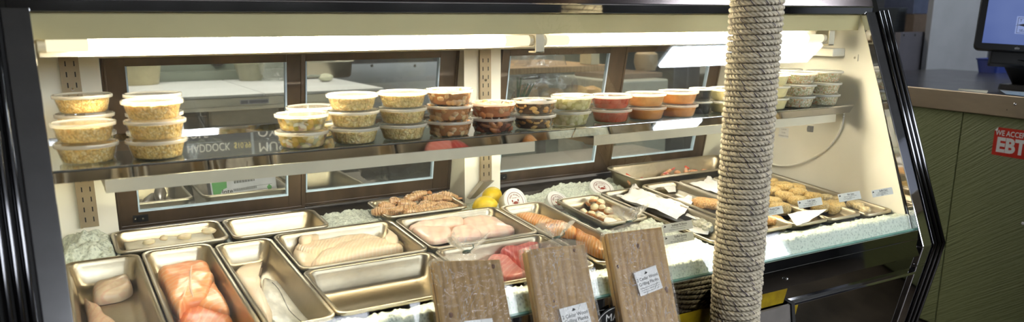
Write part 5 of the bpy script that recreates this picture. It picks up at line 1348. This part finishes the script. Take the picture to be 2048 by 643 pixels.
# back splash and oddments on the rear wall
b = MB(); a = onY(200, 145, by+.02); c = onY(668, 100, by+.02)
b.box(a.x-1, c.x, by+.02, by+.10, TZ, onY(400, 143, by+.02).z); b.box(a.x-1, c.x, by+.20, by+.24, TZ, 1.75)
b.box(a.x-1, c.x, by+.02, by+.24, TZ-.3, TZ)
tag(b.build('grey_green_splashback', M('grey_green_panel', (.47, .50, .45), .35, .1, var=.12, scale=4), origin=(a.x, by+.1, TZ-.3), smooth=False), 'grey green panelled splashback behind the prep table', 'splashback')
q = onY(435, 116, by+.195)
b = MB(); b.lathe([(.002, 0), (.045, 0), (.047, .004), (.045, .010), (.002, .012)], 24, cap0=True, cap1=True); b.xform(Matrix.Translation(q) @ Matrix.Rotation(PI/2, 4, 'X'))
tag(b.build('round_knob', M('dark_brown_knob', (.22, .19, .18), .5), origin=q), 'dark round knob on the grey green splashback', 'knob')
q = onY(272, 140, by-.1)
b = MB(); b.lathe([(.002, 0), (.105, 0), (.125, .11), (.132, .112), (.132, .118), (.118, .118), (.10, .006), (.002, .006)], 32, (q.x, q.y, TZ+.001), cap0=True, cap1=True)
tag(b.build('beige_bowl', M('beige_plastic', (.66, .62, .48), .35), origin=(q.x, q.y, TZ)), 'deep beige plastic bowl on the far left of the prep table', 'bowl')
q = onY(500, 140, by-.12)
b = MB(); b.lathe([(.002, 0), (.06, 0), (.085, .09), (.090, .092), (.090, .098), (.080, .098), (.055, .006), (.002, .006)], 32, (q.x, q.y, TZ+.001), cap0=True, cap1=True)
tag(b.build('grey_bowl', M('grey_beige_plastic', (.56, .55, .46), .3), origin=(q.x, q.y, TZ)), 'grey beige bowl on the prep table right of the round splashback knob', 'bowl')
q = onY(556, 135, by-.22)
bag('clear_bag', glassy('clear_crumpled_film', (.93, .94, .93), 1.6, milk=.14, bmp=1, bscale=20, rough=.15), (q.x, q.y, TZ+.001), (.09, .08, .12), 'crumpled clear plastic bag next to the middle stile of the left doors', 12)
# steel splash sheet and griddle right of the table
a = onY(655, 170, 4.9); c = onY(905, 123, 4.9)
b = MB(); b.box(rx+.03, c.x+.25, 4.9, 4.93, 0, onY(780, 126, 4.9).z)
for xx in (744, 830):
    q = onY(xx, 131, 4.899); b.ell(q, (.010, .004, .010), 8, 5, mi=1)
tag(b.build('steel_sheet', [steel('dull_sheet_steel', (.60, .60, .60), .35, scale=5), m_chrome], origin=(rx+.5, 4.915, 0), smooth=False), 'wide dull steel sheet with two bolt heads, right of the white prep table', 'steel sheet')
b = MB(); b.box(rx+.0, c.x+.3, 5.0, 5.4, 0, 1.36); tag(b.build('dark_oven', M('black_brown_oven', (.13, .11, .09), .5, var=.4, scale=8), origin=(rx+.5, 5.2, 0), smooth=False, bevel=.01), 'black brown oven behind the steel sheet', 'oven')
q = onY(670, 112, 4.85)
b = MB(); b.ell((0, 0, 0), (.05, .03, .085), 16, 10); b.xform(Matrix.Rotation(-.4, 4, 'Y')); o = b.build('grey_ladle', M('pale_grey_rubber', (.62, .64, .62), .4)); o.location = (q.x, q.y, TZ+.11)
tag(o, 'pale grey rubber paddle at the back right corner of the white prep table', 'paddle')
# right hand side: shelf board, bags, boxes
q = [onY(1025, 118, 3.6), onY(1216, 143, 3.3)]
zb = onY(1130, 145, 3.3).z
wb = wood_mat('worn_wood', (.72, .58, .40), (.60, .46, .30), 4)
b = MB(); x0, x1 = onY(1005, 140, 3.3).x, onY(1222, 140, 3.3).x
b.box(x0, x1, 3.3, 3.95, zb, zb+.030); so_ = tag(empty('wooden_shelf', ((x0+x1)/2, 3.6, 0)), 'thick pale wooden shelf on dark posts behind the right hand doors', 'shelf')
b.xform(Matrix.Translation((-(x0+x1)/2, -3.6, 0))); b.build('shelf_board', wb, so_, smooth=False, bevel=.004)
for xx in (x0+.05, x1-.05):
    b = MB(); b.box(xx-.02, xx+.02, 3.86, 3.90, 0, zb); b.xform(Matrix.Translation((-(x0+x1)/2, -3.6, 0))); b.build('post', m_bronzed, so_, smooth=False)
b = MB(); b.box(x0, x1, 3.35, 3.9, .86, .885); b.xform(Matrix.Translation((-(x0+x1)/2, -3.6, 0))); b.build('lower_board', m_bronzed, so_, smooth=False)
b = MB(); h0 = onY(1034, 150, 3.28); b.tube([(h0.x+.16, 3.30, zb-.02), (h0.x+.02, 3.26, zb-.02), (h0.x, 3.255, zb-.012), (h0.x+.02, 3.262, zb-.004), (h0.x+.15, 3.30, zb-.006)], .003, 6); b.xform(Matrix.Translation((-(x0+x1)/2, -3.6, 0))); b.build('wire_hook', m_ink, so_)
m_loaf = M('bread_crust', (.72, .54, .28), .6, var=.3, scale=14, c2=(.84, .72, .48))
clearf = glassy('clear_bread_film', (.95, .95, .95), 1.5, milk=.12, bmp=1, bscale=22, rough=.12)
z0 = .886
for k, (px_, py_, Y, r) in enumerate(((1050, 182, 3.5, (.08, .06, .055)), (1078, 178, 3.55, (.075, .06, .06)), (1105, 185, 3.45, (.08, .06, .055)), (1150, 178, 3.55, (.085, .06, .06)), (1180, 180, 3.55, (.08, .06, .055)))):
    c = onY(px_, py_, Y); b = MB(); b.ell((0, 0, r[2]), r, 18, 10, None, .25, k)
    o = b.build('bread_loaf', m_loaf); o.location = (c.x, Y, z0); o.scale = (1, 1, max(1, (c.z+.03-z0)/(2*r[2])))
    tag(o, f'round brown loaf, number {k+1} from the left below the wooden shelf', 'bread', 'loaves under the wooden shelf')
c = onY(1078, 180, 3.42); bag('bread_bag', clearf, (c.x, 3.40, z0), (.20, .035, .16), 'clear bag in front of the left loaves below the wooden shelf', 21)
m_grn = M('green_bunch', (.16, .36, .20), .5, var=.3, scale=30)
c = onY(1030, 180, 3.38); b = MB()
for k in range(12): b.tube([(0, 0, 0), (.02*math.sin(k*2.1), .01*math.cos(k), .08), (.05*math.sin(k*2.1)+.01, .02*math.cos(k*1.7), .17+.01*(k % 3))], [.006, .005, .002], 6)
o = b.build('scallion_bunch', m_grn); o.location = (c.x, 3.36, z0); o.rotation_euler = (0, .25, 0); tag(o, 'bunch of green scallions at the left end below the wooden shelf', 'vegetables')
c = onY(1050, 108, 3.5); bag('film_bag', clearf, (c.x, 3.6, zb+.031), (.10, .05, .05), 'crumpled clear bag on the left end of the wooden shelf', 23)
a = onY(1208, 136, 3.22); c = onY(1220, 100, 3.22)
b = MB(); b.box(a.x, c.x+.02, 3.33, 3.43, zb+.031, zb+.16); tag(b.build('cream_switch_box', M('cream_plastic', (.80, .76, .62), .4), origin=(a.x, 3.38, zb+.03), smooth=False, bevel=.004), 'small cream box on the right end of the wooden shelf', 'box')
# fridge and counter seen through the last door
a = onY(1262, 215, 3.6); c = onY(1335, 108, 3.6)
b = MB(); b.box(a.x-.1, onY(1338, 150, 3.6).x, 3.6, 4.2, 0, onY(1290, 160, 3.6).z); tag(b.build('pale_chest', M('pale_grey_enamel', (.64, .64, .58), .4), origin=(a.x+.15, 3.9, 0), smooth=False, bevel=.01), 'pale grey chest behind the last sliding door', 'chest')
zt_ = onY(1290, 160, 3.6).z
b = MB(); b.box(a.x-.05, onY(1325, 150, 3.7).x, 3.7, 4.1, zt_+.001, zt_+.03); tag(b.build('brown_tray', M('brown_wood_tray', (.42, .34, .26), .5), origin=(a.x+.15, 3.9, zt_), smooth=False, bevel=.003), 'brown tray on the pale chest behind the last sliding door', 'tray')
q = onY(1292, 118, 3.9); b = MB(); b.lathe([(.002, 0), (.06, 0), (.075, .05), (.07, .10), (.04, .12), (.04, .14)], 24, cap0=True, cap1=True); o = b.build('tan_jug', M('tan_ceramic', (.62, .54, .42), .4)); o.location = (q.x, 3.9, zt_+.031); tag(o, 'tan jug on the brown tray behind the last sliding door', 'jug')
a = onY(1345, 215, 4.3); c = onY(1440, 100, 4.3)
b = MB(); b.box(a.x, c.x+.6, 4.3, 4.9, 0, 1.8); 
for k in range(3): b.box(a.x+.12+.16*k, a.x+.14+.16*k, 4.292, 4.3, .3, 1.75)
fr_ = b.build('grey_refrigerator', steel('grey_fridge_steel', (.42, .44, .48), .3, stretch=(1, 1, .05), scale=30), origin=(a.x+.3, 4.6, 0), smooth=False, bevel=.006)
tag(fr_, 'tall grey steel refrigerator behind the last sliding door', 'refrigerator')
# plates and lids on the low counter behind the right doors
m_plate = M('white_paper_plate', (.86, .87, .88), .5)
m_blue = M('blue_print', (.28, .42, .78), .5)
for k, (px_, py_, r, l) in enumerate(((1045, 345, .085, 'grey paper plate at the left, behind the right hand door latch'), (1115, 322, .085, 'white plate with blue print behind the right hand doors'))):
    c = onZ(px_, py_, .79); b = MB(); b.lathe([(.002, .001), (r*.7, .001), (r*.78, .004), (r*.98, .014), (r, .015), (r*.98, .012), (r*.78, .001), (r*.68, 0)], 36, cap0=True)
    if k: b.box(-.03, .03, -.035, -.01, .0012, .002, 1)
    o = b.build('paper_plate', [M('grey_plate', (.45, .46, .44), .4) if not k else m_plate, m_blue]); o.location = (c.x, min(2.98, max(2.56, c.y)), .745); tag(o, l, 'plate', 'plates behind the right hand doors')
# chalk menu high on the kitchen wall, mirrored in the glass shelf
m_chalk = M('blackboard', (.20, .20, .22), .7, var=.15, scale=5); m_chk = M('white_chalk', (.80, .78, .74), .9); m_chy = M('yellow_chalk', (.85, .76, .45), .9)
cb = tag(empty('chalk_menu', (.98, 4.88, 1.42)), 'blackboard fish menu hanging in the kitchen, seen only mirrored in the glass shelf', 'menu board')
b = MB(); b.box(-.75, .75, -.01, .01, 0, .62); b.build('board', m_chalk, cb, smooth=False)
b = MB(); b.box(.085, .100, -.014, -.0105, 0, .62); b.build('divider', M('grey_divider', (.5, .52, .54), .5), cb, smooth=False)
b = MB(); RXt = Matrix.Rotation(PI/2, 4, 'X')
def chalk(s, x, z, size, mi=0, al='LEFT', sx=1.0): put_text(b, s, size, Matrix.Translation((x, -.0115, z)) @ RXt, -.004, mi=mi, align=al, sx=sx)
chalk('HADDOCK', -.278, .115, .066, sx=.72); chalk('$10.99', .034, .115, .050, 1, 'CENTER', sx=.72); chalk('SOLE', -.285, .035, .058)
chalk('MUSSELS', .125, .135, .080); chalk('OYSTERS', .125, .045, .080)
chalk('SALMON', -.325, .30, .085); chalk('CLAMS', .125, .30, .08); chalk('TUNA', -.325, .46, .085); chalk('LOBSTER', .125, .46, .08)
b.build('chalk_writing', [m_chk, m_chy], cb, smooth=False)
hang = MB(); hang.tube([(-.5, 0, .62), (-.5, 0, RZ-1.42)], .004); hang.tube([(.5, 0, .62), (.5, 0, RZ-1.42)], .004); hang.build('hanging_rod', m_ink, cb)

# ------------------------------------------------------------------ view
SC.view_settings.view_transform = 'Standard'; SC.view_settings.look = 'None'
SC.view_settings.exposure = .52; SC.view_settings.gamma = 1; SC.view_settings.use_curve_mapping = False
SC.cycles.use_denoising = True
SC.cycles.max_bounces = 10; SC.cycles.transparent_max_bounces = 32; SC.cycles.diffuse_bounces = 4; SC.cycles.glossy_bounces = 5
SC.cycles.sample_clamp_indirect = 6
SC.cycles.caustics_reflective = False; SC.cycles.caustics_refractive = False
